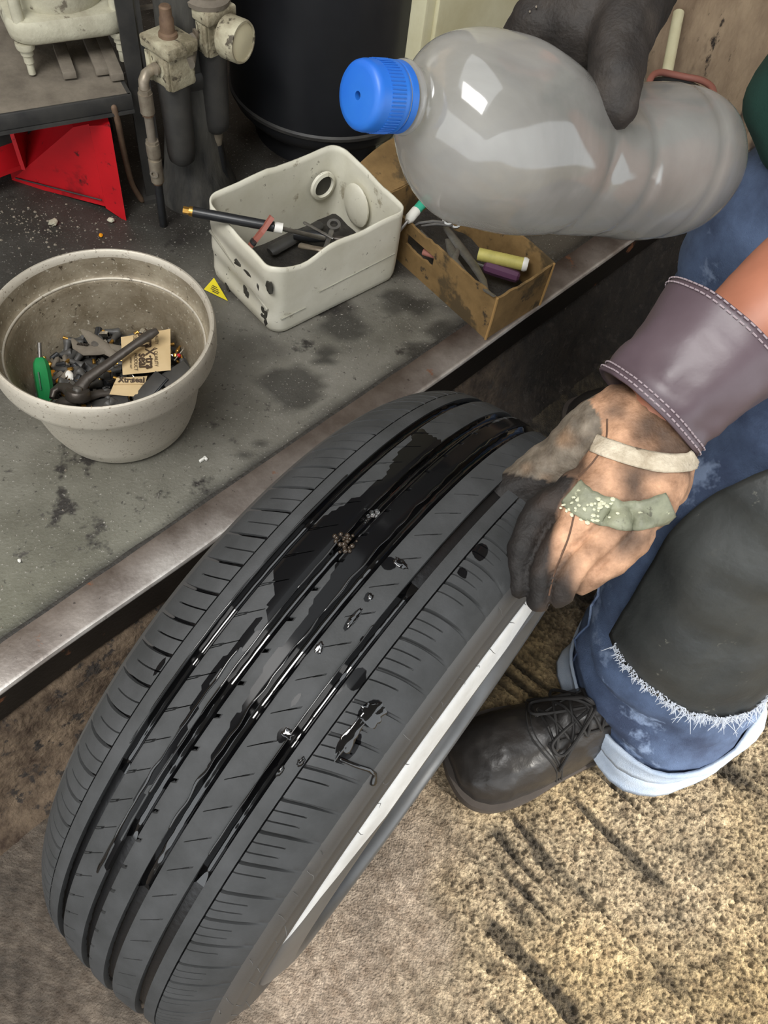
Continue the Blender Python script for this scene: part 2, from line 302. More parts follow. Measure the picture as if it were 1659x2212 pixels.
# ================================================================ SETTING
# ground: fine grid with raked grooves where the yard concrete is rough, smoother beside the tyre
def build_floor():
    xs = np.concatenate([np.linspace(-4, -.7, 8)[:-1], np.linspace(-.7, .0, 90)[:-1], np.linspace(.0, 1.0, 690), np.linspace(1.0, 5, 10)[1:]])
    ys = np.concatenate([np.linspace(-5, -.3, 10)[:-1], np.linspace(-.3, .65, 650), np.linspace(.65, 1.3, 70)[1:], np.linspace(1.3, 4, 8)[1:]])
    X, Y = np.meshgrid(xs, ys, indexing='ij'); Z = np.zeros_like(X)
    gd = np.array([.82, -.57]); gn = np.array([.57, .82])
    def vn(px, py, s, seed):   # cheap value noise
        px = px*s; py = py*s; xi = np.floor(px).astype(int); yi = np.floor(py).astype(int); fx = px-xi; fy = py-yi
        fx = fx*fx*(3-2*fx); fy = fy*fy*(3-2*fy)
        def h(a, b):
            n = (a*374761393+b*668265263+seed*974634) & 0x7fffffff; n = ((n ^ (n >> 13))*1274126177) & 0x7fffffff; return ((n ^ (n >> 16)) & 0xffff)/65535.
        return (h(xi, yi)*(1-fx)+h(xi+1, yi)*fx)*(1-fy)+(h(xi, yi+1)*(1-fx)+h(xi+1, yi+1)*fx)*fy
    a = X*gd[0]+Y*gd[1]; b = X*gn[0]+Y*gn[1]
    wob = (vn(a, b, 9, 3)-.5)*.022+(vn(a, b, 40, 4)-.5)*.005
    gr = np.clip(vn(a*.10, b+wob*.5, 92, 5)*3.2-1.85, 0, 1)*np.clip(vn(a, b, 15, 6)*3-.7, 0, 1)
    pit = np.clip(vn(a*.6, b, 190, 1)-.50, 0, 1)*1.0+np.clip(vn(X, Y, 360, 2)-.40, 0, 1)*1.0+np.clip(vn(X, Y, 640, 21)-.5, 0, 1)*.6
    big = np.clip(vn(X, Y, 70, 8)-.66, 0, 1)*2
    edge = 1/(1+np.exp(-((X-.16)*.86+(Y-.12)*.1+(vn(X, Y, 18, 9)-.5)*.07)*55))   # rough slab to the right
    soft = .16+.84*edge; soft = np.where((Y > .75) | (X > 1.05), .3, soft)
    Z = -(gr*.0075+pit*.0062+big*.004)*soft
    Z += edge*.004-.004
    vs = np.stack([X.ravel(), Y.ravel(), Z.ravel()], 1); me = npmesh('floor', vs, gridfaces(len(xs), len(ys))[:, ::-1])
    col = np.ones((len(vs), 3))*np.array(lin((208, 189, 156)))
    sm = (1-edge).ravel()[:, None]; col = col*(1-sm)+np.array(lin((184, 168, 150)))*sm
    g2 = np.clip(gr*1.3, 0, 1).ravel()[:, None]*edge.ravel()[:, None]; col = col*(1-.80*g2); col = col*(1-np.clip(pit.ravel()*.95, 0, .58)[:, None]*(.35+.65*edge.ravel()[:, None]))
    lt = vn(X, Y, 26, 11).ravel()[:, None]; l2 = vn(X, Y, 420, 31).ravel()[:, None]; col *= (.62+.5*lt)*(.70+.62*l2); y_ = np.clip(vn(X, Y, 9, 33).ravel()[:, None]*2-.6, 0, 1)*edge.ravel()[:, None]; col = col*(1-y_*np.array([[.06, .12, .30]]))
    dk = np.clip((-(X-.0)*1.0-(Y-.0)*.25)*4+.2+(vn(X, Y, 14, 12)-.5), 0, 1).ravel()[:, None]; col = col*(1-.66*dk); dk2 = np.clip((Y-.42-(X-.1)*.35)*6+(vn(X, Y, 16, 14)-.5)*1.2, 0, 1).ravel()[:, None]*np.clip((.95-X)*6, 0, 1).ravel()[:, None]; col = col*(1-.86*dk2)   # darker to the left; shade beside the kerb under the worker painted in
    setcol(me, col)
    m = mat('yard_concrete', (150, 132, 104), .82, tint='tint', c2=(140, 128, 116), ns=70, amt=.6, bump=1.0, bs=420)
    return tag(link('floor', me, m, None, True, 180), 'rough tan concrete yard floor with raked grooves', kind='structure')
build_floor()
# raised platform: slab with a worn steel angle along its edge
S0, S1 = -1.6, 2.12
slab = MB()
pts = [pl(S0, .052), pl(S1, .052), pl(S1, 1.6), pl(S0, 1.6)]
slab.add([p+V(0, 0, PZ) for p in pts]+[p+V(0, 0, .13) for p in pts], [(0, 1, 2, 3), (7, 6, 5, 4), (0, 4, 5, 1), (1, 5, 6, 2), (2, 6, 7, 3), (3, 7, 4, 0)])
nu, nv = 260, 130; us, vs_ = np.linspace(S0, S1, nu), np.linspace(.052, 1.6, nv)**1.0
top = npmesh('platform_top', np.array([list(pl(a_, b_, PZ+.0004)) for a_ in us for b_ in vs_]), gridfaces(nu, nv)[:, ::-1])
STAINS = [((-0.1664, 0.7384, 0.2000), .042), ((-0.0409, 0.9549, 0.2000), .030), ((-0.0084, 0.9484, 0.2000), .024), ((-0.1118, 0.8782, 0.2000), .035), ((0.0372, 0.9047, 0.2000), .03), ((-0.1801, 0.5936, 0.2000), .010), ((-0.1295, 0.8103, 0.2000), .018), ((0.0046, 0.8564, 0.2000), .02), ((-0.1817, 0.6362, 0.2000), .006), ((-0.1936, 0.6096, 0.2000), .007)]
def pcol(a_, b_):
    n1 = nz((a_*5, b_*5, 0), 1); n2 = nz((a_*14, b_*14, 3), 1); c = Vector(lin((140, 137, 128)))*(1+.15*n1)
    g = max(0, min(1, (.42-a_)*2.2))*max(0, min(1, 1-(b_-.05)*2.6)); c = c.lerp(Vector(lin((134, 135, 116))), g)              # greenish at the near left
    d = max(0, min(1, (b_-.30+.10*n1+.04*n2)*5)); c = c.lerp(Vector(lin((62, 60, 56))), d*.85)                              # black oil towards the machines
    d = max(0, min(1, (a_-.80+.10*n1)*5)); c = c.lerp(Vector(lin((84, 76, 68))), d*.8); d = max(0, min(1, (n2-.12)*5))*max(0, min(1, (a_-.45)*6))*max(0, min(1, (b_-.02)*9)); c = c.lerp(Vector(lin((56, 51, 47))), d*.75)
    c = c*.79; p = pl(a_, b_)
    for (q, r_) in STAINS:
        k_ = ((p.x-q[0])**2+(p.y-q[1])**2)**.5/r_; k_ += .5*n2+.35*nz((a_*40, b_*40, 9), 1); c = c.lerp(Vector(lin((60, 58, 54))), max(0, min(.85, (1.05-k_)*3.5)))
    g = abs(b_-.054)/.012; c = c.lerp(Vector(lin((40, 38, 36))), max(0, min(.9, 1-g+.5*n2)))
    return c
setcol(top, np.array([list(pcol(a_, b_)) for a_ in us for b_ in vs_]))
slab = slab.build('platform', M_kerb0, None, False); tag(slab, 'oily grey raised work platform', kind='structure'); link('platform_surface', top, M_plat, slab, True, 180)
k = MB()
ns_ = 220; rings = []
for i in range(ns_):
    s = S0+(S1-S0)*i/(ns_-1); ring = []
    for j, (t, z) in enumerate([(.06, .145), (.006, .143), (-.004, .125), (-.012, .10), (-.022, .07), (-.03, .04), (-.05, .012), (-.075, -.006)]):
        d = (nz((s, z, t), 18, 2)*.012+nz((s, z, t), 60, 5)*.006)*(j > 1)
        ring.append(pl(s, t-abs(d)*.6+d*.4, z+d*.3))
    rings.append(ring)
k.loft(rings, False, False)
kf = k.build('platform_foundation', M_kerb, None, True, 180); setcol(kf.data, np.array([[lin((122, 104, 84))[q]*(1-.90*max(0, min(1, ((v.co-E0).dot(E)-.62)*3.2)))*(.55+.45*min(1, max(0, (.9-abs(v.co.z-.07)*6)))) for q in range(3)] for v in kf.data.vertices])); tag(kf, 'crumbling concrete foundation under the steel edge', kind='structure')  # tint blackens along the kerb: shade under the worker painted in
lip = MB()
n_ = 120; rings = []
for i in range(n_):
    s = S0+(S1-S0)*i/(n_-1); wv = nz((s, 0, 0), 6)*.002; dz = nz((s, 3, 0), 5)*.0012
    rings.append([pl(s, .0485+nz((s, 1, 1), 30)*.0012, PZ+.0012+dz), pl(s, .005+wv, PZ+.001+dz), pl(s, .0015+wv, PZ-.0005+dz), pl(s, wv, PZ-.004+dz), pl(s, wv, PZ-.0065), pl(s, wv, PZ-.056), pl(s, .006, PZ-.056), pl(s, .006, PZ-.008), pl(s, .0485, PZ-.008)])
lip.loft(rings, True, True)
lp = lip.build('platform_edge_angle', M_lip, None, True, 30)
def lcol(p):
    s, t_ = (p-E0).dot(E), (p-E0).dot(N); f = max(0, min(1, (.75-s)*1.6)); c = Vector(lin((96, 84, 78))).lerp(Vector(lin((132, 122, 113))), f); c = c.lerp(Vector(lin((232, 228, 222))), max(0, 1-abs(t_-.001)/.0055)*(p.z > PZ-.006)); return c*(.09 if p.z < PZ-.006 else 1)  # sheen to the left and a bright edge highlight painted into the tint
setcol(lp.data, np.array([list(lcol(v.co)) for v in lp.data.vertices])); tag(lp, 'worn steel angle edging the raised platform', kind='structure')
gf = MB(); gf.add([pl(S0, .0485, PZ-.004), pl(S1, .0485, PZ-.004), pl(S1, .056, PZ-.004), pl(S0, .056, PZ-.004)], [(0, 1, 2, 3)])
rings = [[pl(S0+(S1-S0)*i/199, .0478+nz((i*.05, 2, 0), 3)*.0012, PZ+.0002), pl(S0+(S1-S0)*i/199, .0505, PZ+.0012), pl(S0+(S1-S0)*i/199, .0535+abs(nz((i*.29, 0, 0), 3))*.003, PZ+.0005)] for i in range(200)]
gf.loft(rings, False, False)
tag(gf.build('platform_joint', M_grime, None), 'grimy joint between platform and steel edge', kind='structure')
# shell of the workshop
def wallbox(name, a, b, th, z0, z1, label):
    a = Vector(a); b = Vector(b); d = (b-a).normalized(); n = Vector((-d.y, d.x, 0))*th
    mb = MB(); vs = [a, b, b+n, a+n]; mb.add([v+V(0, 0, z0) for v in vs]+[v+V(0, 0, z1) for v in vs], [(3, 2, 1, 0), (4, 5, 6, 7), (0, 1, 5, 4), (1, 2, 6, 5), (2, 3, 7, 6), (3, 0, 4, 7)])
    return tag(mb.build(name, M_wall, None, False), label, kind='structure')
wallbox('wall_back', pl(-2.2, 1.25), pl(1.74, 1.25), .12, 0, 2.4, 'stained brown back wall of the workshop')
wallbox('wall_right', pl(1.735, 1.3), pl(1.735, -1.1), -.12, 0, 2.4, 'stained brown end wall of the workshop')
# roof: edge set to bound the sun, opening added to let sky light in
sd = Vector((SUN.x, SUN.y, 0)).normalized(); sp = Vector((-sd.y, sd.x, 0))
def rf(u, v): return sd*u+sp*v
roof = MB()
RU, HOLE = 3.40, (-1.0, .55, -.95, .75)
for (u0, u1, v0, v1) in ((-4, HOLE[0], -4, 4), (HOLE[1], RU, -4, 4), (HOLE[0], HOLE[1], -4, HOLE[2]), (HOLE[0], HOLE[1], HOLE[3], 4)):
    c = rf((u0+u1)/2, (v0+v1)/2); roof.box(c+V(0, 0, 2.43), (u1-u0, v1-v0, .05), Matrix((sd, sp, V(0, 0, 1))).transposed())
tag(roof.build('ceiling', M_roof, None, False), 'workshop roof with an opening added to let in light', kind='structure')

# ================================================================ TYRE
TC = Vector((0, .279, .31)); TA = Vector((.88526, -.46510, 0)).normalized(); TU = Vector((.46510, .88526, 0)).normalized()
TCn, TAn, TUn = (np.array(v) for v in (TC, TA, TU))
SHP = [(.055, .3046), (.060, .3030), (.066, .3002), (.073, .2960), (.080, .2905), (.086, .2840), (.092, .2750), (.0965, .2640), (.099, .2520)]
def crown(o):
    o = np.abs(o); s = np.array(SHP)
    return np.where(o <= .055, .31-.010*(o/.075)**2, np.interp(o, s[:, 0], s[:, 1]))
def tp(o, R, th):
    o, R, th = np.broadcast_arrays(o, R, th)
    return TCn+o[..., None]*TAn+(R*np.cos(th))[..., None]*TUn+(R*np.sin(th))[..., None]*np.array([0, 0, 1.])
NP = 80; TP = 2*PI/NP
def wetness(o, th):
    """where the poured soapy water has run over the tread (th grows towards the camera)"""
    w = np.zeros(np.broadcast(o, th).shape); o, th = np.broadcast_arrays(o, th)
    wob = .0010*np.sin(th*41)+.0008*np.sin(th*87+1)
    bl = np.interp(th, [p[1] for p in WL], [p[0] for p in WL], left=-.0155, right=-.0150)+wob*(.5+np.clip((th-1.2)*2, 0, 2))
    w = np.maximum(w, ((o > bl) & (o < -.0150) & (th > WL[0][1]) & (th < WL[-1][1]))*1.)
    cl = np.interp(th, [p[1] for p in WC], [p[0] for p in WC])+wob*.6
    w = np.maximum(w, ((o > cl) & (o < .0078) & (th < WC[-1][1]))*1.)
    sr = np.interp(th, [p[1] for p in WS], [p[0] for p in WS]); w = np.maximum(w, ((np.abs(o-sr) < .0021) & (th > WS[0][1]) & (th < WS[-1][1]))*1.)
    for (oc, tc_, so, st) in WETSPOTS: w = np.maximum(w, np.exp(-((o-oc)/so)**2-((th-tc_)/st)**2))
    return np.clip(w, 0, 1)
tyre = empty('car_tyre', (0, .279, 0), 'black car tyre with wet grooved tread, standing beside the platform edge', 'tyre')
def strip(name, o_rows, sipes, parent=tyre, wall=True, deep=.0075, ext=None):
    """one rib of the tread: rows across (o), columns along the circumference; sipes = (phase, width, depth, o0, o1, slope, kind)"""
    o_rows = np.array(o_rows); cols = [];
    for p in range(NP):
        ev = []
        for si, s in enumerate(sipes):
            if s[7] and (p % s[7][0]) not in s[7][1]: continue
            ph = s[0]*TP; hw = s[1]/2/.305
            ev += [(ph-hw, -1, 0), (ph-hw*.55, si, .9), (ph, si, 1), (ph+hw*.55, si, .9), (ph+hw, -1, 0)]
        fill = np.linspace(0, TP, 7)[:-1]
        for f in fill:
            if all(abs(f-e[0]) > .0035 for e in ev): ev.append((f, -1, 0))
        ev.sort(); cols += [(p*TP+e[0], e[1], e[2]) for e in ev]
    th = np.array([c[0] for c in cols]); si = np.array([c[1] for c in cols]); dp = np.array([c[2] for c in cols])
    O = np.repeat(o_rows[None, :], len(th), 0); R = crown(O); TH = np.repeat(th[:, None], len(o_rows), 1)
    sl = sipes[0][5] if sipes else 0; ob = o_rows[0] if abs(o_rows[0]) < abs(o_rows[-1]) else o_rows[-1]
    cv = sipes[0][6] if sipes else 0
    TH = TH+(sl*(O-ob)+cv*np.sign(O)*(O-ob)**2)/.305
    for i, s in enumerate(sipes):
        msk = (si == i)[:, None]; a, b = s[3], s[4]; f = np.clip((O-a)/.0008, 0, 1)*np.clip((b-O)/s[8], 0, 1)
        R = R-np.where(msk, dp[:, None]*s[2]*f, 0)
    nO, nT = O, TH
    if wall:
        er = .0006; lo = np.full((len(th), 1), o_rows[0]); hi = np.full((len(th), 1), o_rows[-1])
        R[:, 0] -= er; R[:, -1] -= er
        nO = np.concatenate([lo, O, hi], 1); nO[:, 1] += 0; R = np.concatenate([crown(lo)-deep, R, crown(hi)-deep], 1); nT = np.concatenate([TH[:, :1], TH, TH[:, -1:]], 1)
    P = tp(nO, R, nT); me = npmesh(name, P.reshape(-1, 3), np.concatenate([gridfaces(len(th), nO.shape[1]), np.stack([(len(th)-1)*nO.shape[1]+np.arange(nO.shape[1]-1), (len(th)-1)*nO.shape[1]+np.arange(1, nO.shape[1]), np.arange(1, nO.shape[1]), np.arange(nO.shape[1]-1)], -1)]))
    wv = wetness(nO, nT); wv = np.where(R < crown(nO)-.002, np.maximum(wv, .75*(nO < .05)), wv)
    setcol(me, np.repeat(wv.reshape(-1, 1), 3, 1), 'wet')
    return link(name, me, M_rubber, parent, True, 35)
WL = sorted([(-0.0363, 1.2475), (-0.0312, 1.3267), (-0.0305, 1.3808), (-0.0237, 1.4802), (-0.0286, 1.5499), (-0.0337, 1.5962), (-0.0336, 1.6436), (-0.0429, 1.7035), (-0.0420, 1.7473), (-0.0341, 1.7796), (-0.0237, 1.8299), (-0.0195, 1.8793), (-0.0199, 1.9469)], key=lambda p: p[1])
WS = sorted([(-0.0224, 1.8743), (-0.0224, 1.9551), (-0.0237, 2.0259), (-0.0207, 2.1082), (-0.0174, 2.1856), (-0.0190, 2.2409), (-0.0196, 2.2901), (-0.0178, 2.4114), (-0.0159, 2.5191)], key=lambda p: p[1])
WC = sorted([(-0.0042, 0.9192), (-0.0081, 1.2208), (-0.0091, 1.5066), (-0.0065, 1.6742), (-0.0029, 1.7632), (0.0021, 1.8221), (-0.0006, 1.8818), (0.0009, 1.9828), (0.0041, 2.0640), (0.0055, 2.1544), (0.0078, 2.2051)], key=lambda p: p[1])
WETSPOTS = [(o_, t_, a_, b_) for (o_, t_), a_, b_ in (
    ((0.0675, 1.8919), .008, .035), ((0.0690, 1.9715), .005, .045), ((0.0194, 1.6255), .006, .02), ((0.0236, 1.7130), .003, .012), ((0.0249, 1.7710), .003, .035), ((0.0395, 1.7867), .004, .012),
    ((0.0335, 2.0255), .004, .02), ((0.0487, 1.8554), .006, .03), ((0.0596, 1.4581), .006, .03), ((-0.0330, 1.2652), .005, .03), ((0.0275, 1.9582), .002, .02), ((0.0424, 1.8881), .005, .03), ((0.0592, 1.5317), .005, .015), ((-0.0569, 2.0830), .002, .03))]
lin_ = lambda a, b, n: list(np.linspace(a, b, n))
A1, A2 = -.0552, .0541
strip('left_shoulder_tread', lin_(-.0925, A1+.0003, 16), [(.1, .0028, .0045, -.0885, -.05, -.42, 4.5, None, .012), (.62, .0011, .0035, -.076, -.05, -.42, 4.5, None, .003)])
strip('outer_left_rib', lin_(A1+.0012, -.0440, 4), [])
strip('inner_left_rib', lin_(-.0362, -.0155, 12), [(.3, .0028, .005, -.0368, -.0312, -1.1, 0, None, .003), (.301, .0010, .003, -.0312, -.0235, -1.1, 0, None, .002)])
strip('centre_rib', lin_(-.0072, .0076, 9), [(.5, .0034, .006, -.0080, -.0045, -.7, 0, None, .002)])
strip('inner_right_rib', lin_(.0163, .0368, 12), [(.75, .0010, .003, .0215, .0300, -1.1, 0, None, .001), (.752, .0018, .0025, .0290, .0325, -1.1, 0, None, .001)])
strip('outer_right_rib', lin_(.0446, A2-.0006, 4), [])
strip('right_shoulder_tread', lin_(A2+.0005, .0925, 18), [(.1, .0028, .0045, .05, .0870, -.42, 4.5, None, .016), (.44, .0011, .0035, .05, .0725, -.42, 4.5, None, .003), (.76, .0011, .0035, .05, .0715, -.42, 4.5, (3, (0, 1)), .003)])
# carcass (groove floors), sidewalls
cr = [(o, float(crown(o))-.0072) for o in np.linspace(-.0545, .0545, 40)]
RT = Matrix((TU, V(0, 0, 1), TA)).transposed().to_4x4(); RT.translation = TC      # local z = axle; x = TU, y = up
if RT.determinant() < 0: RT = Matrix((V(0, 0, 1), TU, TA)).transposed().to_4x4(); RT.translation = TC
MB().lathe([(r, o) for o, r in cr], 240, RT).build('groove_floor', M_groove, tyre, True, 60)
for sg, nm in ((-1, 'left_sidewall'), (1, 'right_sidewall')):
    pr = [(.2975, .0535), (.2895, .078), (.2815, .088), (.2752, .0922), (.2742, .0925), (.2700, .0945), (.2685, .0953), (.2676, .0949), (.2580, .0980), (.2570, .0987), (.2560, .0983), (.2500, .0990), (.2440, .0985), (.2380, .0970), (.2310, .0945), (.2240, .0915), (.2180, .088), (.2120, .084)]
    MB().lathe([(r, sg*o) for r, o in pr], 240, RT).build(nm, M_side, tyre, True, 60)
# thin radial bead lines and mould hairs on the visible sidewall
hm = MB()
for i in range(34):
    t = .95+i*.062+random.uniform(-.015, .015); r0 = random.choice((.268, .256, .28)); o0 = float(np.interp(r0, [.25, .262, .275, .284], [.0992, .0968, .0923, .0862]))
    ln = random.uniform(.003, .007); b = random.uniform(-.004, .004)
    hm.tube([tp(np.array(o0+q*ln), np.array(r0+b*q), np.array(t+q*q*random.uniform(-.01, .01))).tolist() for q in (0, .4, .75, 1)], [.00035, .0003, .00025, .0001], 5)
tag(hm.build('mould_hairs', M_blkrub, tyre, fix=False), kind='stuff')
# wheel in the tyre: grey rim flange, its sunlit crescent painted white
wheel = MB().lathe([(.235, .0935), (.2365, .0965), (.2355, .0990), (.2310, .1014), (.2250, .1030), (.2190, .1044)], 240, RT)
rimo = wheel.build('rim_flange', M_rimdark, tyre, True, 50)
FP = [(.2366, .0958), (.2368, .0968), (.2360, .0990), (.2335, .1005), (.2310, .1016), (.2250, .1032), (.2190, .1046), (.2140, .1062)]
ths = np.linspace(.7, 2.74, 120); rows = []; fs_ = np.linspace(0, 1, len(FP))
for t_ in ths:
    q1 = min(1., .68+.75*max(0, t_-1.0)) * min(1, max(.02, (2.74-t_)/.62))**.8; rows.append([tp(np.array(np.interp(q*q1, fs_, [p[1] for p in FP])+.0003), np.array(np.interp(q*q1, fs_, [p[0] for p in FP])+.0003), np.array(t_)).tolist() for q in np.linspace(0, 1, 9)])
pe = MB().loft(rows, False, False).build('painted_sun_edge', M_rim, tyre, True, 50); pe['label'] = 'rim edge with its sunlit crescent painted white'
MB().lathe([(.2190, .1044), (.2150, .1058), (.2090, .1068), (.2030, .1066), (.1985, .104), (.1965, .095), (.190, .06), (.188, -.06), (.1965, -.09), (.2035, -.1040), (.215, -.104), (.2240, -.1020), (.231, -.097), (.2335, -.0935)], 200, RT).build('rim_barrel', M_rimdark, tyre, True, 50)
disc = MB().lathe([(.189, .03), (.15, .055), (.08, .06), (.055, .045), (.052, .045)], 96, RT)
for q in range(5):
    a = q*2*PI/5; c = RT @ V(.052*math.cos(a)*1.0, .052*math.sin(a), .052)
    disc.tube([c, c+TA*.012], .009, 6)
disc.build('wheel_disc', M_rimdark, tyre, True, 40)
# water standing in the grooves (concave surface with beads)
def groove_water(o0, o1, t0, t1, dep, label, seed):
    n = int((t1-t0)/.006); th = np.linspace(t0, t1, n); q = np.linspace(0, 1, 13)
    w_ = np.array([nz((t*9, seed, 0), 1)*.5+.5 for t in th]); w2 = np.array([nz((t*34, seed, 3), 1) for t in th])
    lo = o0-.0002*np.ones(n); hi = o1+.0002*np.ones(n)
    O = lo[:, None]+(hi-lo)[:, None]*q; men = np.abs(2*q-1)**2.2*.0042
    R = crown(O)-dep-.0030-.0006*w_[:, None]+men[None, :]+w2[:, None]*.0005*np.sin(q*PI)[None, :]
    fade = np.minimum(1, np.minimum(np.arange(n), np.arange(n)[::-1])/6.)[:, None]; R = np.where(fade < 1, R-(1-fade)*.002, R)
    P = tp(O, R, th[:, None]); B = tp(O, crown(O)-.0068, th[:, None])
    mb = MB(); mb.add(P.reshape(-1, 3).tolist(), gridfaces(n, 13).tolist()); mb.add(B.reshape(-1, 3).tolist(), gridfaces(n, 13)[:, ::-1].tolist())
    o = mb.build('groove_water', M_wetblk, None, True, 180, fix=False)
    return tag(o, label, 'water', 'water lying in the tread grooves')
groove_water(-.0440, -.0362, .95, 2.32, .0030, 'black water film glinting in the leftmost main tread groove of the tyre', 1)
groove_water(-.0155, -.0072, .85, 2.42, .0026, 'black water film glinting in the second main tread groove from the left', 2)
groove_water(.0076, .0163, .80, 2.50, .0022, 'black water film glinting in the third main tread groove from the left', 3)
groove_water(.0368, .0446, 1.62, 2.40, .0034, 'black water film glinting in the rightmost main tread groove of the tyre', 4)
# raised rims of water along groove edges: narrow beads that catch the sky
def bead(name, oo, t0, t1, r, label, amp=.0006, seed=0, gaps=.0):
    th = np.arange(t0, t1, .005); path = []; rr = []
    for t in th:
        o = oo+nz((t*22, seed, 0), 1)*amp; w_ = nz((t*13, seed, 5), 1)
        path.append(tp(np.array(o), crown(np.array(o))+.0001, np.array(t)).tolist()); rr.append(max(.00012, r*(.75+.9*w_)) if gaps == 0 or w_ > -gaps else .00012)
    rr[0] = rr[-1] = .0001
    o = MB().tube(path, rr, 8).build(name, M_wetblk, None, True, 180, fix=False)
    return tag(o, label, 'water', 'beads of water along the tread grooves')
bead('water_bead', .0079, 1.0, 2.36, .0011, 'thin ridge of water along the right side of the centre rib', .0016, 2, .25)
bead('water_bead', -.0068, .95, 1.62, .0008, 'thin ridge of water along the left side of the centre rib', .0004, 3, .3)
bead('water_bead', -.0150, 1.2, 2.3, .0009, 'ridge of water along the left lip of the second groove', .0006, 4, .2)
bead('water_bead', .0372, 1.75, 2.32, .0007, 'ridge of water along the left lip of the rightmost groove', .0004, 5, .3)
bead('water_bead', -.0205, 1.95, 2.55, .0012, 'stream of water running beside the second groove near the viewer', .0012, 6, .4)
bead('water_bead', -.0446, 1.5, 2.25, .0006, 'ridge of water along the left lip of the leftmost groove', .0004, 7, .25)
def splash(c, so, st, h, label, seed, drip=None):
    """a flat irregular pool of water lying on the tread"""
    n, m = 40, 9; vs = []; oc, tc_ = c
    for j in range(m):
        q = j/(m-1)
        for i in range(n):
            a = 2*PI*i/n; k_ = 1+.45*nz((math.cos(a)*1.4, math.sin(a)*1.4, seed), 1.2)+.25*nz((math.cos(a)*3, math.sin(a)*3, seed+4), 1.3)
            o = oc+so*q*k_*math.cos(a); t = tc_+st*q*k_*math.sin(a); hh = h*(1-q**3)*(1+.6*nz((o*300, t*60, seed), 1))
            vs.append(tp(np.array(o), crown(np.array(o))+(hh if q < 1 else -.0004), np.array(t)).tolist())
    mb = MB(); mb.add(vs, gridfaces(m, n, True).tolist())
    if drip: mb.tube([tp(np.array(o), crown(np.array(o))+.0006, np.array(t)).tolist() for o, t, r in drip], [r for o, t, r in drip], 9, round_ends=True)
    return tag(mb.build('water_splash', M_wetblk, None, True, 180), label, 'water', 'splashes of water on the tread')
splash((0.0686, 1.8891), .0075, .028, .0010, 'large glossy water splash on the right shoulder blocks of the tyre', 1)
splash((0.0662, 1.9619), .004, .045, .0010, 'dark water run with a long drip on the right shoulder', 2, [(*(0.0692, 1.9985), .0012), (*(0.0780, 1.9934), .0014), (*(0.0850, 1.9873), .0014), (*(0.0887, 1.9893), .0016), (*(0.0907, 2.0067), .0026)])
splash((0.0244, 1.7084), .0026, .008, .0008, 'small oval water drop right of the third tread groove', 3)
splash((0.0251, 1.6096), .006, .010, .0008, 'streaked water splash on the rib right of the third groove', 4)
splash((0.0252, 1.7644), .0025, .024, .0006, 'long thin trickle on the rib above the shoulder', 5)
splash((0.0353, 2.0212), .0035, .012, .0008, 'dark star-shaped splash left of the rightmost groove', 6)
splash((0.0446, 2.0859), .0016, .012, .0014, 'elongated clear drop in the rightmost groove edge', 7)
splash((0.0514, 2.0474), .0018, .012, .0012, 'curved drop on the narrow right rib', 8)
splash((0.0199, 1.8538), .0030, .014, .0008, 'small splash beside the sipes of the right rib', 9)
# leak: froth and dirt at the puncture
fr = MB()
for i in range(34):
    o, t = (-0.0107, 1.6466); o += random.gauss(0, .0028); t += random.gauss(0, .010); r = random.uniform(.0006, .0019)
    fr.ball(tp(np.array(o), crown(np.array(o))+r*.3, np.array(t)).tolist(), r, n=8, m=6)
tag(fr.build('leak_froth', M_froth, None), 'brownish bubbling froth at the leak in the tread centre', 'froth', kind='stuff')
fr = MB()
for i in range(10):
    o, t = (-0.0100, 1.5530); o += random.gauss(0, .003); t += random.gauss(0, .008); r = random.uniform(.001, .0022)
    fr.ball(tp(np.array(o), crown(np.array(o))+r*.2, np.array(t)).tolist(), r, n=8, m=6)
tag(fr.build('water_bubbles', M_water, None), 'cluster of clear bubbles in the second groove beyond the leak', 'bubbles', kind='stuff')
# ================================================================ TUB OF VALVES AND TOOLS
BC = Vector((-0.3671, 0.6395, 0.3660)); BC.z = PZ; BM = Matrix.Translation(BC) @ Matrix.Diagonal((.952, .952, 1.20, 1))
tub = empty('metal_tub', BC, 'dull round aluminium tub full of tyre valves and tools on the platform', 'tub')
MB().lathe([(.0, .0005), (.080, .0005), (.089, .003), (.0935, .008), (.0955, .013), (.0970, .0145), (.1035, .03), (.1185, .088), (.1235, .1005), (.1255, .1022), (.1335, .1035), (.1365, .106), (.1378, .112), (.1385, .128), (.1380, .134), (.1362, .1372), (.1335, .1378), (.1312, .1362), (.1300, .130)], 128, BM).build('tub_wall', M_tub, tub, True, 50)
MB().lathe([(.1300, .130), (.1288, .116), (.1275, .1095), (.1245, .1062), (.1222, .1058), (.1205, .1035), (.1195, .098), (.115, .075), (.0945, .018), (.087, .008), (.076, .005), (.0, .005)], 128, BM).build('tub_lining', M_tubin, tub, True, 50)
MB().lathe([(.1245, .1062), (.1236, .1078), (.1222, .1076), (.1213, .1062), (.1222, .1050)], 128, BM).build('inner_ledge', M_tub, tub, True, 60)
def heap_z(x, y): return PZ+.054+.010*nz((x, y, 0), 22)+.10*max(0, (x-(BC.x-.12)))*.12-.05*max(0, y-(BC.y+.06))
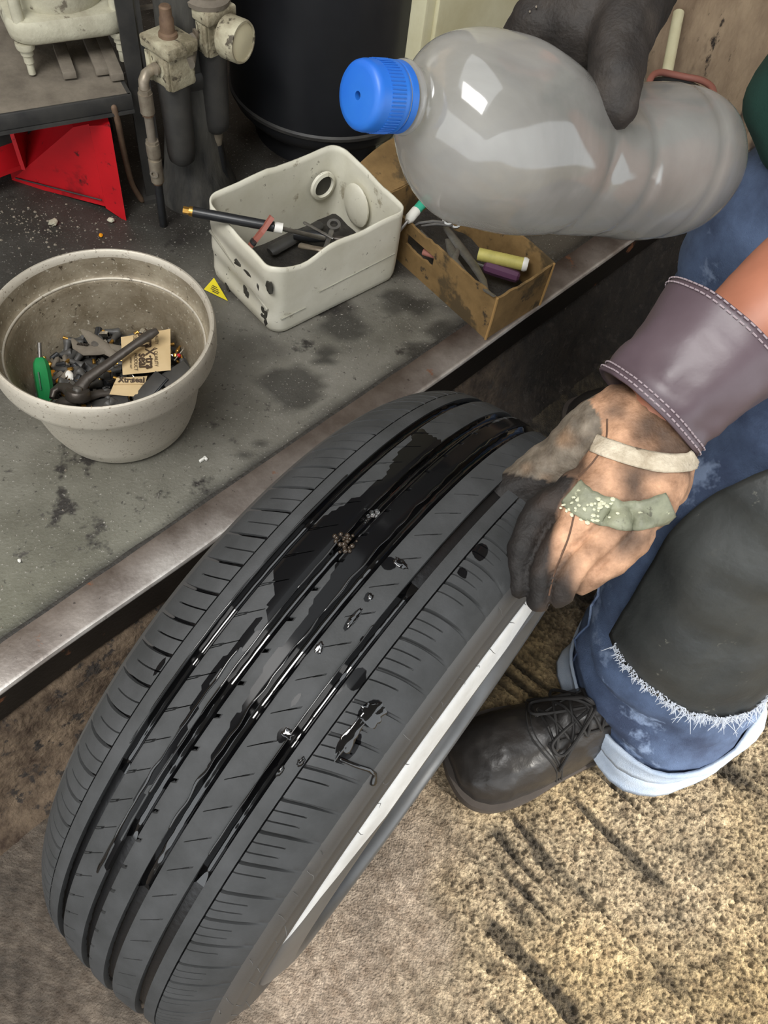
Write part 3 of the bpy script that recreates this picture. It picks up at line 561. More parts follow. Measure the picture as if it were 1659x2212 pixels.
# bed of small dark scrap nobody could count
hp = MB(); pts = []; n = 26
for j in range(9):
    for i in range(48):
        a = 2*PI*i/48; r = .100*j/8; x, y = BC.x+r*math.cos(a), BC.y+r*math.sin(a); pts.append((x, y, heap_z(x, y)-.004+.004*nz((x, y, 3), 130)))
hp.add(pts, gridfaces(9, 48, True).tolist())
for i in range(240):
    a = random.uniform(0, 2*PI); r = .092*math.sqrt(random.random()); x, y = BC.x+r*math.cos(a), BC.y+r*math.sin(a)
    R = Matrix.Rotation(random.uniform(0, 6), 3, 'X') @ Matrix.Rotation(random.uniform(0, 6), 3, 'Z')
    hp.box((x, y, heap_z(x, y)), (random.uniform(.003, .009), random.uniform(.003, .006), random.uniform(.003, .005)), R)
tag(hp.build('dark_scrap', M_blkrub, None, False), 'bed of small black scrap at the bottom of the metal tub', 'scrap', kind='stuff')
def proto(kind):
    o = bpy.data.objects.new(kind[0], None); COL.objects.link(o); tag(o, kind[1], kind[2], kind[3]); return o
def p_valve():
    r = proto(('tyre_valve', 'black rubber tyre valve jumbled in the metal tub', 'valve', 'rubber tyre valves in the tub'))
    MB().lathe([(.0, -.011), (.0052, -.011), (.0060, -.009), (.0050, -.006), (.0042, -.002), (.0034, .008), (.0, .0085)], 14).build('valve_body', M_blkrub, r)
    MB().lathe([(.0, .008), (.0022, .008), (.0022, .014), (.0, .0142)], 10).build('valve_stem', M_brass, r); return r
def p_cap():
    r = proto(('dust_cap', 'small black ribbed dust cap loose in the metal tub', 'dust cap', 'black valve caps in the tub'))
    mb = MB(); n = 20
    rings = [[(rr*(1+(.08 if i % 2 else -.02))*math.cos(2*PI*i/n), rr*(1+(.08 if i % 2 else -.02))*math.sin(2*PI*i/n), z) for i in range(n)] for rr, z in ((.004, -.006), (.0042, -.005), (.0042, .004), (.0032, .006))]
    mb.loft(rings); mb.build('cap_shell', M_blk, r, False); return r
def p_nut():
    r = proto(('chrome_nut', 'chrome hexagon sleeve lying among the tyre valves in the tub', 'nut', 'chrome sleeves in the tub'))
    mb = MB(); n = 6; rg = [[(a*math.cos(PI/3*i), a*math.sin(PI/3*i), z) for i in range(n)] for a, z in ((.0046, -.006), (.0050, -.005), (.0050, .003), (.0042, .006), (.0030, .006), (.0030, -.003))]
    mb.loft(rg); mb.build('sleeve', M_chrome, r, False); return r
def p_ring():
    r = proto(('brass_ring', 'little brass ring lying among the tyre valves in the tub', 'ring', 'brass rings in the tub'))
    MB().lathe([(.0036, -.0015), (.0052, -.0015), (.0052, .0015), (.0036, .0015)], 18, close=True).build('ring_body', M_brass, r); return r
def p_core():
    r = proto(('valve_core', 'slim brass valve core lying among the tyre valves in the tub', 'valve core', 'valve cores in the tub'))
    MB().lathe([(0, -.010), (.0014, -.010), (.0014, -.004), (.0022, -.004), (.0022, .002), (.0012, .003), (.0012, .010), (0, .010)], 10).build('core_body', M_brass, r); return r
def p_weight():
    r = proto(('wheel_weight', 'grey clip-on wheel weight lying among the tyre valves in the tub', 'wheel weight', 'wheel weights in the tub'))
    MB().box((0, 0, 0), (.018, .007, .006), bev=.0015).build('weight_body', M_castd, r); MB().box((0, .004, .003), (.006, .006, .0012)).build('clip', M_chrome, r); return r
placed = []
MARKS = [((-0.4498, 0.6225, 0.2700), 'beside the green screwdriver in the tub'), ((-0.4101, 0.6867, 0.2700), 'around the combination pliers jaws in the tub'), ((-0.4247, 0.6372, 0.2700), 'left of the pliers handle in the tub'), ((-0.3787, 0.6335, 0.2700), 'below the pliers handle in the tub'), ((-0.3675, 0.7331, 0.2700), 'along the far wall of the tub'), ((-0.2979, 0.7004, 0.2700), 'right of the paper packet in the tub'), ((-0.4175, 0.5881, 0.2700), 'at the pliers joint in the tub'), ((-0.4701, 0.6104, 0.2600), 'at the left wall of the tub'), ((-0.3260, 0.6637, 0.2700), 'around the paper packets in the tub'), ((-0.4435, 0.6860, 0.2700), 'at the back left of the tub')]
def where(x, y): return min(MARKS, key=lambda m_: (m_[0][0]-x)**2+(m_[0][1]-y)**2)[1]
def scatter(mk, n, zmin=0.):
    base = mk(); first = True; c = 0; tries = 0
    while c < n and tries < 4000:
        tries += 1
        a = random.uniform(0, 2*PI); r = .0925*math.sqrt(random.random()); x, y = BC.x+r*math.cos(a), BC.y+r*math.sin(a)
        lim = .0085 if len(placed) < 110 else .0065
        if any((x-p[0])**2+(y-p[1])**2 < lim**2 for p in placed): continue
        placed.append((x, y)); c += 1
        R = Matrix.Rotation(random.uniform(0, 6.28), 4, 'Z') @ Matrix.Rotation(PI/2+random.gauss(0, .45), 4, 'X')
        M_ = Matrix.Translation((x, y, heap_z(x, y)+.0075)) @ R
        o_ = base if first else dup(base, M_)
        if first: base.matrix_world = M_; first = False; lab0 = base['label']
        o_['label'] = lab0.split(' in the metal tub')[0].split(' in the tub')[0].replace(' among the tyre valves', '')+' '+where(x, y)
scatter(p_valve, 70); scatter(p_cap, 40); scatter(p_nut, 34); scatter(p_ring, 9); scatter(p_core, 9); scatter(p_weight, 10)
# orange caps, white sleeve
def small(name, p, label, cat, m, part='body', d=(.3, .5, .6), L_=.016, r=.006, group=None):
    t = empty(name, p, label, cat, group); d = Vector(d).normalized(); p = Vector(p)
    MB().tube([p-d*L_*.5, p-d*L_*.42, p, p+d*L_*.3, p+d*L_*.5], [r*.8, r, r, r*.8, r*.5], 14).build(part, m, t); MB().tube([p+d*L_*.5, p+d*L_*.8], r*.35, 10).build('tip', m, t); return t
small('orange_plug', (-0.4421, 0.6280, 0.2620), 'bright orange plastic valve cap right of the green screwdriver handle', 'cap', M_orange, d=(.8, -.5, -.2), L_=.017, r=.0062)
small('orange_plug', (-0.4565, 0.6479, 0.2600), 'pale orange cap tucked behind the green screwdriver handle', 'cap', M_brass, d=(.5, .6, .2), L_=.012, r=.005)
small('orange_plug', (-0.4692, 0.6326, 0.2570), 'orange plastic cap peeping out left of the green screwdriver handle', 'cap', M_orange, d=(-.5, .2, .2), L_=.012, r=.005)
small('white_sleeve', (-0.4246, 0.6332, 0.2640), 'white plastic sleeve lying in front of the pliers', 'sleeve', M_white, d=(.6, -.6, .3), L_=.012, r=.0058)
small('white_sleeve', (-0.4757, 0.6135, 0.2550), 'white silvery stub at the far left in the tub', 'sleeve', M_chrome, d=(.1, -.3, .8), L_=.014, r=.0055)
# green screwdriver
t = empty('screwdriver', (-0.4429, 0.6001, 0.2620), 'green handled screwdriver standing against the left side of the tub', 'screwdriver')
a = Vector((-0.4362, 0.5879, 0.2620)); b = Vector((-0.4499, 0.6240, 0.3000)); ax = (b-a)
MB().tube([a+ax*q for q in (0, .04, .15, .4, .7, .88, .96, 1.0)], [.007, .0092, .0100, .0104, .0102, .0088, .0065, .0045], 8, sq=.9, round_ends=False).build('handle', M_green, t, True, 25)
c = Vector((-0.4525, 0.6369, 0.3120)); MB().tube([b-ax*.02, c], .0024, 10).build('shaft', M_steel, t)
for q in range(9):
    p = a+ax*(.30+.045*q)+V(0, -.0072, .0072); MB().box(p, (.0016, .0016, .0022), Matrix(frame(ax)).transposed()).build('worn_print', M_green2, t, False)
# slip-joint pliers: big rusty handle over the packets, jaw near the front
def bar(path, w, h, name, m, parent, n=10): return MB().tube(path, w, n, sq=h).build(name, m, parent)
t = empty('pliers', (-0.3948, 0.5934, 0.2820), 'rusty pliers with a long handle lying over the paper packet in the tub', 'pliers')
hd = [(-0.3959, 0.5935, 0.2850), (-0.3887, 0.6130, 0.2910), (-0.3690, 0.6376, 0.2980), (-0.3461, 0.6682, 0.3060), (-0.3307, 0.6862, 0.3110), (-0.3241, 0.6937, 0.3120)]
MB().tube(hd, [.0095, .0072, .0062, .0056, .0066, .004], 12, sq=.7).build('upper_handle', M_dsteel, t)
pc = Vector((-0.3928, 0.5903, 0.2860))
MB().lathe([(0, -.006), (.014, -.006), (.0150, -.004), (.0150, .004), (.0135, .006), (0, .006)], 30, Matrix.Translation(pc) @ Matrix.Rotation(-.5, 4, 'X')).build('joint_plate', M_dsteel, t)
MB().lathe([(0, .006), (.0058, .006), (.0052, .0085), (.003, .0098), (0, .010)], 20, Matrix.Translation(pc) @ Matrix.Rotation(-.5, 4, 'X')).build('pivot_bolt', M_steel, t)
jw = [(-0.3996, 0.5919, 0.2840), (-0.4111, 0.5989, 0.2830), (-0.4206, 0.5997, 0.2810), (-0.4258, 0.5934, 0.2780), (-0.4251, 0.5846, 0.2760)]
MB().tube(jw, [.010, .0075, .0065, .006, .004], 12, sq=.8).build('upper_jaw', M_dsteel, t)
jw = [(-0.3974, 0.5869, 0.2800), (-0.4041, 0.5823, 0.2780), (-0.4125, 0.5819, 0.2760), (-0.4182, 0.5800, 0.2730)]
MB().tube(jw, [.009, .007, .006, .004], 12, sq=.8).build('lower_jaw', M_dsteel, t)
MB().tube([(-0.3931, 0.5915, 0.2760), (-0.3763, 0.6105, 0.2700), (-0.3528, 0.6209, 0.2670), (-0.3361, 0.6373, 0.2650)], [.008, .006, .0055, .004], 12, sq=.7).build('lower_handle', M_dsteel, t)
# combination pliers lying behind
t = empty('combination_pliers', (-0.4074, 0.6854, 0.2720), 'grey combination pliers head lying open at the back of the tub', 'pliers')
c = Vector((-0.4045, 0.6797, 0.2760))
MB().tube([(-0.4388, 0.6858, 0.2740), (-0.4276, 0.6733, 0.2760), (-0.4138, 0.6678, 0.2770), (-0.4009, 0.6738, 0.2770), (-0.3867, 0.6832, 0.2740), (-0.3761, 0.6892, 0.2700)], [.002, .0062, .0085, .0100, .008, .005], 12, sq=.45).build('lower_jaw', M_castd, t)
MB().tube([(-0.4336, 0.7044, 0.2740), (-0.4218, 0.6970, 0.2760), (-0.4099, 0.6871, 0.2780), (-0.3969, 0.6798, 0.2780), (-0.3772, 0.6727, 0.2720)], [.002, .006, .0085, .009, .005], 12, sq=.45).build('upper_jaw', M_castd, t)
MB().lathe([(0, .003), (.0060, .003), (.0055, .0055), (0, .006)], 8, Matrix.Translation(c)).build('pivot_bolt', M_steel, t)
for q in range(7): MB().box(Vector((-0.4260, 0.6708, 0.2790))*(1-q/7)+Vector((-0.4112, 0.6712, 0.2810))*(q/7)+V(0, .0035, 0), (.0014, .003, .003)).build('jaw_tooth', M_dsteel, t, False)
# paper packets
def packet(name, corners, th, label, seed):
    t = empty(name, corners[0], label, 'packet'); c = [Vector(p) for p in corners]; n, m = 12, 14; up = (c[1]-c[0]).cross(c[3]-c[0]).normalized()
    if up.z < 0: up = -up
    g = lambda u, v: c[0]*(1-u)*(1-v)+c[1]*u*(1-v)+c[2]*u*v+c[3]*(1-u)*v
    vs = []
    for s in (1, -1):
        for j in range(m):
            for i in range(n):
                u, v = i/(n-1), j/(m-1); e = min(1, 6*min(u, 1-u, v, 1-v)); vs.append(g(u, v)+up*(s*th*e*.5+.0012*nz((u*3, v*3, seed), 1)))
    F = gridfaces(m, n).tolist(); mb = MB(); k_ = n*m; mb.add(vs, F+[tuple(x+k_ for x in f[::-1]) for f in F]+[])
    bd = [i for i in range(n)]+[j*n+n-1 for j in range(1, m)]+[(m-1)*n+i for i in range(n-2, -1, -1)]+[j*n for j in range(m-2, 0, -1)]
    mb.f += [(bd[i], bd[i]+k_, bd[(i+1) % len(bd)]+k_, bd[(i+1) % len(bd)]) for i in range(len(bd))]; mb.m += [0]*len(bd)
    mb.build('paper_sleeve', M_paper, t, True, 50); return t, g, up
t, g, up = packet('repair_packet', [(-0.3757, 0.6944, 0.2860), (-0.3197, 0.7233, 0.2880), (-0.2982, 0.6561, 0.2860), (-0.3531, 0.6353, 0.2840)], .004, 'tan paper packet printed in brown under the pliers handle in the tub', 1)
xd = g(.5, 1)-g(.5, 0)     # lettering reads from the rim side towards the viewer
for s, u, v, size, b_ in (('X\u00b7tra', .57, .70, .0155, .0004), ('seal', .43, .73, .0155, .0004), ('X\u00b7tra', .57, .19, .0155, .0004), ('seal', .43, .21, .0155, .0004), ('A QUALITY', .70, .68, .0062, 0), ('PRODUCT', .28, .74, .0062, 0), ('QUALITY', .72, .2, .0058, 0), ('PRODUCT', .28, .18, .0062, 0), ('REPAIR UNIT', .18, .76, .0032, 0)):
    text('print', s, size, g(u, v)+up*.0032, xd, up, M_ink, t, b_)
t, g, up = packet('repair_packet', [(-0.3604, 0.6323, 0.2800), (-0.3264, 0.6464, 0.2780), (-0.3235, 0.6145, 0.2740), (-0.3635, 0.6105, 0.2720)], .004, 'folded tan paper packet lying lower at the front of the tub', 2)
for s, u, v, size in (('Xtra', .35, .2, .010), ('seal', .75, .22, .010)): text('print', s, size, g(u, v)+up*.0032, g(1, .5)-g(0, .5), up, M_ink, t, .0003)
MB().tube([g(.02, .42)+up*.0025, g(.98, .40)+up*.0025], .0009, 6).build('fold', M_paper, t)
# black plastic strip cases at the right front of the tub
def case(p0, p1, w_, h_, label, seed):
    p0, p1 = Vector(p0), Vector(p1); d = p1-p0; x, y, z = d.normalized(), None, Vector((0, 0, 1)); y = z.cross(x).normalized(); z = x.cross(y); R = Matrix((x, y, z)).transposed(); c = (p0+p1)/2
    t = empty('strip_case', c, label, 'case'); MB().box(c, (d.length, w_, h_), R, bev=.0012).build('case_body', M_blk, t, True, 30)
    MB().box(c+z*(h_*.5+.0006), (d.length*.96, w_*.86, .0012), R, bev=.0004).build('case_lid', M_blkpaint, t, True, 30); return t
case((-0.3259, 0.6083, 0.2680), (-0.3062, 0.6481, 0.2820), .022, .008, 'narrow black plastic case lying aslant at the right front of the tub', 1)
case((-0.3039, 0.6383, 0.2760), (-0.2774, 0.6676, 0.2840), .026, .008, 'wide black plastic case under the right wall of the tub', 2)
case((-0.3791, 0.5897, 0.2620), (-0.3385, 0.6099, 0.2660), .024, .007, 'flat black case at the very front of the tub', 3)
t = empty('red_fuse', (-0.3031, 0.6984, 0.2680), 'tiny red and silver part at the right inside the tub', 'fuse'); p = Vector((-0.3023, 0.6967, 0.2700))
MB().tube([p-V(.003, .010, 0), p+V(.003, .010, .002)], .0009, 8).build('pin', M_chrome, t); MB().ball(p, .0028).build('red_bead', M_red, t)

# ================================================================ CUT-OPEN JERRYCAN
JA, JB, JC = Vector((-.205, .826, PZ)), Vector((-.047, 1.010, PZ)), Vector((-.335, .930, PZ)); JD = JB+JC-JA
jx = (JB-JA).normalized(); jy = (JC-JA); jy = (jy-jx*jy.dot(jx)).normalized(); JL, JW = (JB-JA).length, (JC-JA).dot(jy); JO = (JA+JB+JC+JD)/4
can = empty('cut_jerrycan', JO, 'dirty white plastic jerrycan cut open as a tool tray on the platform', 'jerrycan')
def rr(hx, hy, r, n=8):
    out = []
    for cx_, cy_, a0 in ((hx-r, hy-r, 0), (-hx+r, hy-r, PI/2), (-hx+r, -hy+r, PI), (hx-r, -hy+r, 1.5*PI)):
        for i in range(n+1): a = a0+PI/2*i/n; out.append((cx_+r*math.cos(a), cy_+r*math.sin(a)))
    res = []
    for i in range(len(out)):
        p, q = out[i], out[(i+1) % len(out)]; res.append(p); L_ = math.hypot(q[0]-p[0], q[1]-p[1])
        k_ = int(L_/.012)
        for j in range(1, k_): res.append((p[0]+(q[0]-p[0])*j/k_, p[1]+(q[1]-p[1])*j/k_))
    return res
prof = rr(JL/2, JW/2, .022)
def can_ring(sc, z, rimmode=0, inset=0):
    ring = []
    for x, y in prof:
        h = z
        xx, yy = x*sc-math.copysign(inset, x)*(abs(x) > JL/2-.03), y*sc-math.copysign(inset, y)*(abs(y) > JW/2-.03)
        if rimmode:
            u = x/(JL/2); v = y/(JW/2)
            h = .128+.014*max(0, v)*(1-abs(u+.1))-.012*max(0, -v)*math.exp(-((u+.55)/.3)**2)+.010*max(0, u)*max(0, v+.3)+.006*max(0, -u)*max(0, v)+.004*nz((u*2, v*2, 0), 1)
            h = z*h
        # end face towards the viewer's left bulges with moulded ribs
        if x < -JL/2+.004: xx -= .004*math.sin(max(0, min(1, (h/.13)))*PI*3)**2*(1-abs(y/(JW/2))**4)
        ring.append(JO+jx*xx+jy*yy+V(0, 0, h))
    return ring
rings = [can_ring(.80, .0), can_ring(.93, .0005), can_ring(.975, .004), can_ring(.993, .012), can_ring(1, .024)]+[can_ring(1+.004*math.sin(q*PI), .2+.8*q, 1) for q in np.linspace(.05, 1, 12)]
mb = MB(); mb.loft(rings, False); mb.f.append(tuple(range(len(prof)))[::-1]); mb.m.append(0)
o = mb.build('can_shell', M_jug, can, True, 50); md = o.modifiers.new('w', 'SOLIDIFY'); md.thickness = .0028; md.offset = -1
# spout seen from inside, moulded rib, stains and rivet dots
spM = Matrix.Translation(JO+jx*(JL*.355)+jy*(JW*.5-.007)+V(0, 0, .082)) @ Matrix((jx, V(0, 0, 1), -jy)).transposed().to_4x4()
MB().lathe([(.0235, 0), (.0225, .004), (.0175, .0055), (.0165, .003), (.0165, -.001)], 36, spM).build('spout_ring', M_jug, can, True, 50)
MB().lathe([(0, .0005), (.0165, .0005)], 36, spM).build('spout_hole', M_stain, can)
MB().ball(JO+jx*(JL*.5-.012)+jy*(JW*.12)+V(0, 0, .072), (.006, .030, .036), Matrix((jx, jy, V(0, 0, 1))).transposed()).build('moulded_recess', M_jug, can)
for (yy, zz, a, b_) in ((-.44, .090, .006, .009), (-.30, .066, .004, .008), (-.2, .07, .005, .009), (.42, .112, .006, .009), (-.10, .040, .006, .011), (-.36, .030, .007, .012), (.30, .062, .016, .011), (-.02, .078, .022, .006), (.2, .022, .006, .012)):
    cb = JO+jx*(-JL/2-.0006)+jy*(JW*yy)+V(0, 0, zz); bb = MB().ball(cb, (.0022, a*1.1, b_*1.1), Matrix((jx, jy, V(0, 0, 1))).transposed(), n=22, m=11)
    bb.v = [tuple(cb+(Vector(q)-cb)*(1+.9*nz(Vector(q)+V(zz*3, yy, 0), 95, 2)+.5*nz(Vector(q), 240, 3))) for q in bb.v]; bb.build('oil_blot', M_stain, can)
mb = MB()
mb.tube([JO+jx*(-JL/2-.0015)+jy*(JW*q)+V(0, 0, .094-.05*(.5-q)) for q in np.linspace(-.42, .42, 12)], .0022, 8)
mb.tube([JO+jx*(-JL/2+.01+JL*.9*q)+jy*(-JW/2-.0006)+V(0, 0, .050+.006*q) for q in np.linspace(.32, .98, 10)], .0011, 8)
mb.tube([JO+jx*(-JL/2+.012+JL*.18*q)+jy*(-JW/2-.0006)+V(0, 0, .034) for q in np.linspace(0, 1, 6)], .0012, 8)
mb.build('moulding_line', M_jugin, can)
def inj(u, v, z): return JO+jx*(u*JL/2)+jy*(v*JW/2)+V(0, 0, z)
# contents
t = empty('long_rod_tool', (-0.2255, 0.9263, 0.3180), 'black handled metal rod with a brass end lying across the white jerrycan', 'tool')
a, b, c = Vector((-0.3335, 0.8851, 0.3470)), Vector((-0.2248, 0.9019, 0.3350)), Vector((-0.1644, 0.9599, 0.2850))
MB().tube([a, a+(b-a)*.02, b], [.0062, .0070, .0070], 16).build('grip', M_blk, t)
d = (a-b).normalized(); MB().tube([a-d*.001, a+d*.004], .0066, 14).build('brass_collar', M_brass, t); MB().tube([a+d*.004, a+d*.012], .0050, 6).build('brass_end', M_brass, t, False)
MB().tube([b-d*.001, b-d*.012], .0072, 14).build('white_collar', M_white, t); MB().tube([b, c], .0032, 10).build('rod', M_steel, t)
t = empty('marker_stick', (-0.2433, 0.8926, 0.3300), 'red brown stick stuck in the jerrycan crossing the rod', 'stick')
MB().tube([(-0.2269, 0.9007, 0.3520), (-0.2381, 0.8877, 0.3350), (-0.2538, 0.8805, 0.3120)], .0055, 4, sq=.5).build('stick_body', M_redbrown, t, False); MB().tube([(-0.2470, 0.8786, 0.3245), (-0.2493, 0.8770, 0.3205)], .0064, 10, sq=.6).build('band', M_blk, t)
def tool_bar(name, p, q, r, m, label, cat, extra=None, sq=.6):
    t = empty(name, p, label, cat); p, q = Vector(p), Vector(q); d = q-p
    MB().tube([p, p+d*.05, p+d*.6, q-d*.04, q], [r*.7, r, r*.8, r*.9, r*.6], 12, sq=sq).build('shank', m, t)
    if extra: extra(t, p, q, d.normalized())
    return t
def head_ring(t, p, q, d): 
    x, y, z = frame(d); MB().lathe([(.006, -.003), (.0105, -.003), (.0105, .003), (.006, .003)], 22, Matrix.Translation(q+d*.007) @ Matrix((x, d, x.cross(d))).transposed().to_4x4(), close=True).build('ring_head', M_steel, t)
def grip(t, p, q, d): MB().tube([p-d*.002, p+d*.03, p+d*.055], [.008, .0095, .006], 12).build('grip', M_blk, t)
tool_bar('black_chisel', inj(-.75, -.35, .030), inj(.35, -.15, .040), .011, M_blk, 'thick black bar lying lowest inside the white jerrycan', 'bar')
tool_bar('black_lever', inj(-.8, -.62, .034), inj(.2, -.60, .030), .012, M_blkpaint, 'black tyre lever along the near wall inside the jerrycan', 'lever')
tool_bar('ring_spanner', inj(-.1, -.5, .050), inj(.42, .05, .064), .0045, M_steel, 'small grey ring spanner lying on top inside the jerrycan', 'spanner', head_ring)
tool_bar('stub_chisel', inj(-.05, .15, .052), inj(.12, -.3, .060), .0060, M_fit, 'short pale metal stub inside the jerrycan', 'chisel')
tool_bar('dark_screwdriver', inj(.05, .45, .05), inj(.55, -.35, .06), .005, M_dsteel, 'dark screwdriver pointing at the far end of the jerrycan', 'screwdriver', grip)
tool_bar('thin_spike', inj(.2, .5, .062), inj(.3, -.2, .066), .003, M_steel, 'thin bright spike standing upright in the jerrycan tools', 'spike')
tool_bar('square_bar', inj(-.3, .55, .03), inj(.55, .6, .035), .011, M_blkpaint, 'dark bar along the far wall inside the jerrycan', 'bar')
fl = MB(); fl.add([inj(x*.94, y*.92, .02+.006*nz((x, y, 0), 3)) for x in np.linspace(-1, 1, 14) for y in np.linspace(-1, 1, 10)], gridfaces(14, 10).tolist()); tag(fl.build('black_sludge', M_grime, can), kind='stuff')
# ================================================================ CARDBOARD BOX
KA, KB = Vector((.100, .908, PZ)), Vector((.178, 1.008, PZ)); kx = (KB-KA).normalized(); ky = Vector((-kx.y, kx.x, 0)); KW = (KB-KA).length; KL = .268; KH = .082
ky = (ky+kx*.06).normalized()
box = empty('cardboard_box', KA, 'oily brown cardboard box of tools beside the white jerrycan', 'box')
def kp(u, v, z): return KA+kx*(u*KW)+ky*(v*KL)+V(0, 0, z)
def panel(p, q, z0, z1, th, n_, lean=0):
    d = (q-p).normalized(); nn = Vector((-d.y, d.x, 0)) * n_; mb = MB(); m = 14; rings = []
    for i in range(m+1):
        c = p+(q-p)*(i/m); b_ = .003*math.sin(i/m*PI)+.0018*nz((i*.4, 0, z0), 1); zt = z1+.003*nz((i*.5, 2, 0), 1)
        rings.append([c+V(0, 0, z0), c+nn*(b_+lean)+V(0, 0, zt), c+nn*(b_+lean-th)+V(0, 0, zt), c+nn*(-th)+V(0, 0, z0)])
    mb.loft(rings); return mb
panel(kp(0, 0, 0), kp(1, 0, 0), 0, KH, .004, -1).build('front_panel', M_card, box, True, 40)
panel(kp(1, 0, 0), kp(1, 1, 0), 0, KH, .004, -1, .004).build('right_panel', M_card, box, True, 40)
panel(kp(0, 1, 0), kp(1, 1, 0), 0, KH*.98, .004, 1).build('back_panel', M_card, box, True, 40)
lw = MB()
for v0, v1, z0, z1 in ((0, .50, 0, KH), (.74, 1, 0, KH), (.50, .74, 0, KH*.52), (.50, .74, KH*.74, KH)):
    m_ = panel(kp(0, v0, 0), kp(0, v1, 0), z0, z1, .004, 1); lw.add(m_.v, m_.f)
lw.build('left_panel', M_card, box, True, 40)
MB().add([kp(0, 0, .003), kp(1, 0, .003), kp(1, 1, .003), kp(0, 1, .003), kp(0, 0, 0), kp(1, 0, 0), kp(1, 1, 0), kp(0, 1, 0)], [(0, 1, 2, 3), (7, 6, 5, 4), (0, 4, 5, 1), (1, 5, 6, 2), (2, 6, 7, 3), (3, 7, 4, 0)]).build('base_panel', M_card, box, False)
fp = MB(); fr_ = [[kp(u, 1.0, KH), kp(u, 1.0, KH-.003), kp(u, 1.22+.05*u, KH+.018+.012*math.sin(u*3)), kp(u, 1.22+.05*u, KH+.021+.012*math.sin(u*3))] for u in np.linspace(.02, .95, 8)]
fp.loft(fr_); fp.build('back_flap', M_card, box, True, 40)
fp = MB(); fr_ = [[kp(1.02, v, KH), kp(1.0, v, KH-.003), kp(1.10+.10*math.sin(v*3), v, KH+.012), kp(1.11+.1*math.sin(v*3), v, KH+.015)] for v in np.linspace(.40, .85, 8)]
fp.loft(fr_); fp.build('side_flap', M_card, box, True, 40)
for (u, v) in ((0, 0), (1, 0)): MB().tube([kp(u, v, .001), kp(u, v, KH*.5)+V(.0005, -.0008, 0), kp(u, v, KH+.001)], .0022, 6).build('corner_fold', M_cardedge, box)
def kz(u, v, z): return kp(u, v, z)
# contents of the box
def toolpath(name, pts, r, m, label, cat, sq=.35, part='shank', group=None):
    t = empty(name, pts[0], label, cat, group); MB().tube(pts, r, 12, sq=sq).build(part, m, t); return t
toolpath('bent_wrench', [(0.0073, 1.0708, 0.2620), (0.0365, 1.0288, 0.2620), (0.0620, 0.9928, 0.2620), (0.0767, 0.9561, 0.2700), (0.0824, 0.9205, 0.2820), (0.0948, 0.9066, 0.2870)], [.006, .0085, .0075, .006, .004, .003], M_steel, 'long curved grey tyre iron reaching to the near corner of the cardboard box', 'tyre iron')
toolpath('flat_wrench', [(-0.0311, 1.0343, 0.2720), (-0.0061, 1.0163, 0.2660), (0.0156, 1.0038, 0.2620)], [.006, .0055, .004], M_steel, 'flat grey spanner along the left side of the cardboard box', 'spanner')
t = toolpath('pliers', [(0.0138, 1.0420, 0.2620), (0.0230, 1.0166, 0.2640), (0.0305, 0.9925, 0.2660), (0.0455, 0.9701, 0.2680), (0.0618, 0.9601, 0.2620)], [.004, .0075, .0065, .005, .0035], M_steel, 'small grey pliers in the middle of the cardboard box', 'pliers')
MB().tube([(0.0332, 1.0256, 0.2620), (0.0296, 0.9986, 0.2670), (0.0275, 0.9826, 0.2620)], [.004, .006, .0035], 10, sq=.4).build('second_jaw', M_steel, t)
t = empty('forceps', (0.0115, 1.0662, 0.2750), 'bright ring handled forceps at the back of the cardboard box', 'forceps')
for px, nm in (((0.0092, 1.0657, 0.2800), 'finger_ring'), ((0.0214, 1.0669, 0.2760), 'finger_ring')):
    MB().lathe([(.0062, -.0018), (.0094, -.0018), (.0094, .0018), (.0062, .0018)], 24, Matrix.Translation(px) @ Matrix.Rotation(.5, 4, 'X'), close=True).build(nm, M_chrome, t)
MB().tube([(0.0044, 1.0587, 0.2790), (-0.0134, 1.0581, 0.2770), (-0.0338, 1.0499, 0.2750), (-0.0420, 1.0445, 0.2720)], [.002, .0024, .0024, .0015], 8).build('blade', M_steel, t)
MB().tube([(0.0180, 1.0603, 0.2750), (-0.0091, 1.0553, 0.2750), (-0.0294, 1.0470, 0.2730)], [.002, .0024, .0015], 8).build('blade', M_steel, t)
t = empty('screwdriver', (-0.0381, 1.0648, 0.2900), 'screwdriver with teal and white handle leaning at the back of the cardboard box', 'screwdriver')
MB().tube([(-0.0266, 1.0811, 0.3000), (-0.0312, 1.0743, 0.2980), (-0.0413, 1.0552, 0.2920)], [.0065, .0078, .0072], 12).build('teal_handle', M_teal, t); MB().tube([(-0.0413, 1.0552, 0.2920), (-0.0485, 1.0391, 0.2880), (-0.0510, 1.0329, 0.2870)], [.0078, .0078, .0045], 12).build('white_handle', M_white, t)
MB().tube([(-0.0510, 1.0329, 0.2870), (-0.0606, 1.0213, 0.2750)], .0025, 8).build('shaft', M_steel, t)
t = empty('wrapped_roll', (0.1024, 1.0211, 0.2620), 'pale yellow wrapped roll with a white end cap in the cardboard box', 'roll')
a, b = Vector((0.0647, 1.0219, 0.2620)), Vector((0.1359, 1.0143, 0.2660)); MB().tube([a, b], .0098, 18, round_ends=False).build('wrap', M_yelroll, t); d = (b-a).normalized()
MB().tube([b-d*.002, b+d*.002, b+d*.006], [.0106, .0108, .009], 18).build('end_cap', M_white, t)
for q in range(7): p = a+(b-a)*(.1+.12*q); MB().tube([p, p+d*.0016], .0101, 18).build('wrap_fold', M_yelroll, t)
t = empty('screwdriver', (0.1104, 1.0033, 0.2500), 'purple handled screwdriver beside the yellow roll in the cardboard box', 'screwdriver')
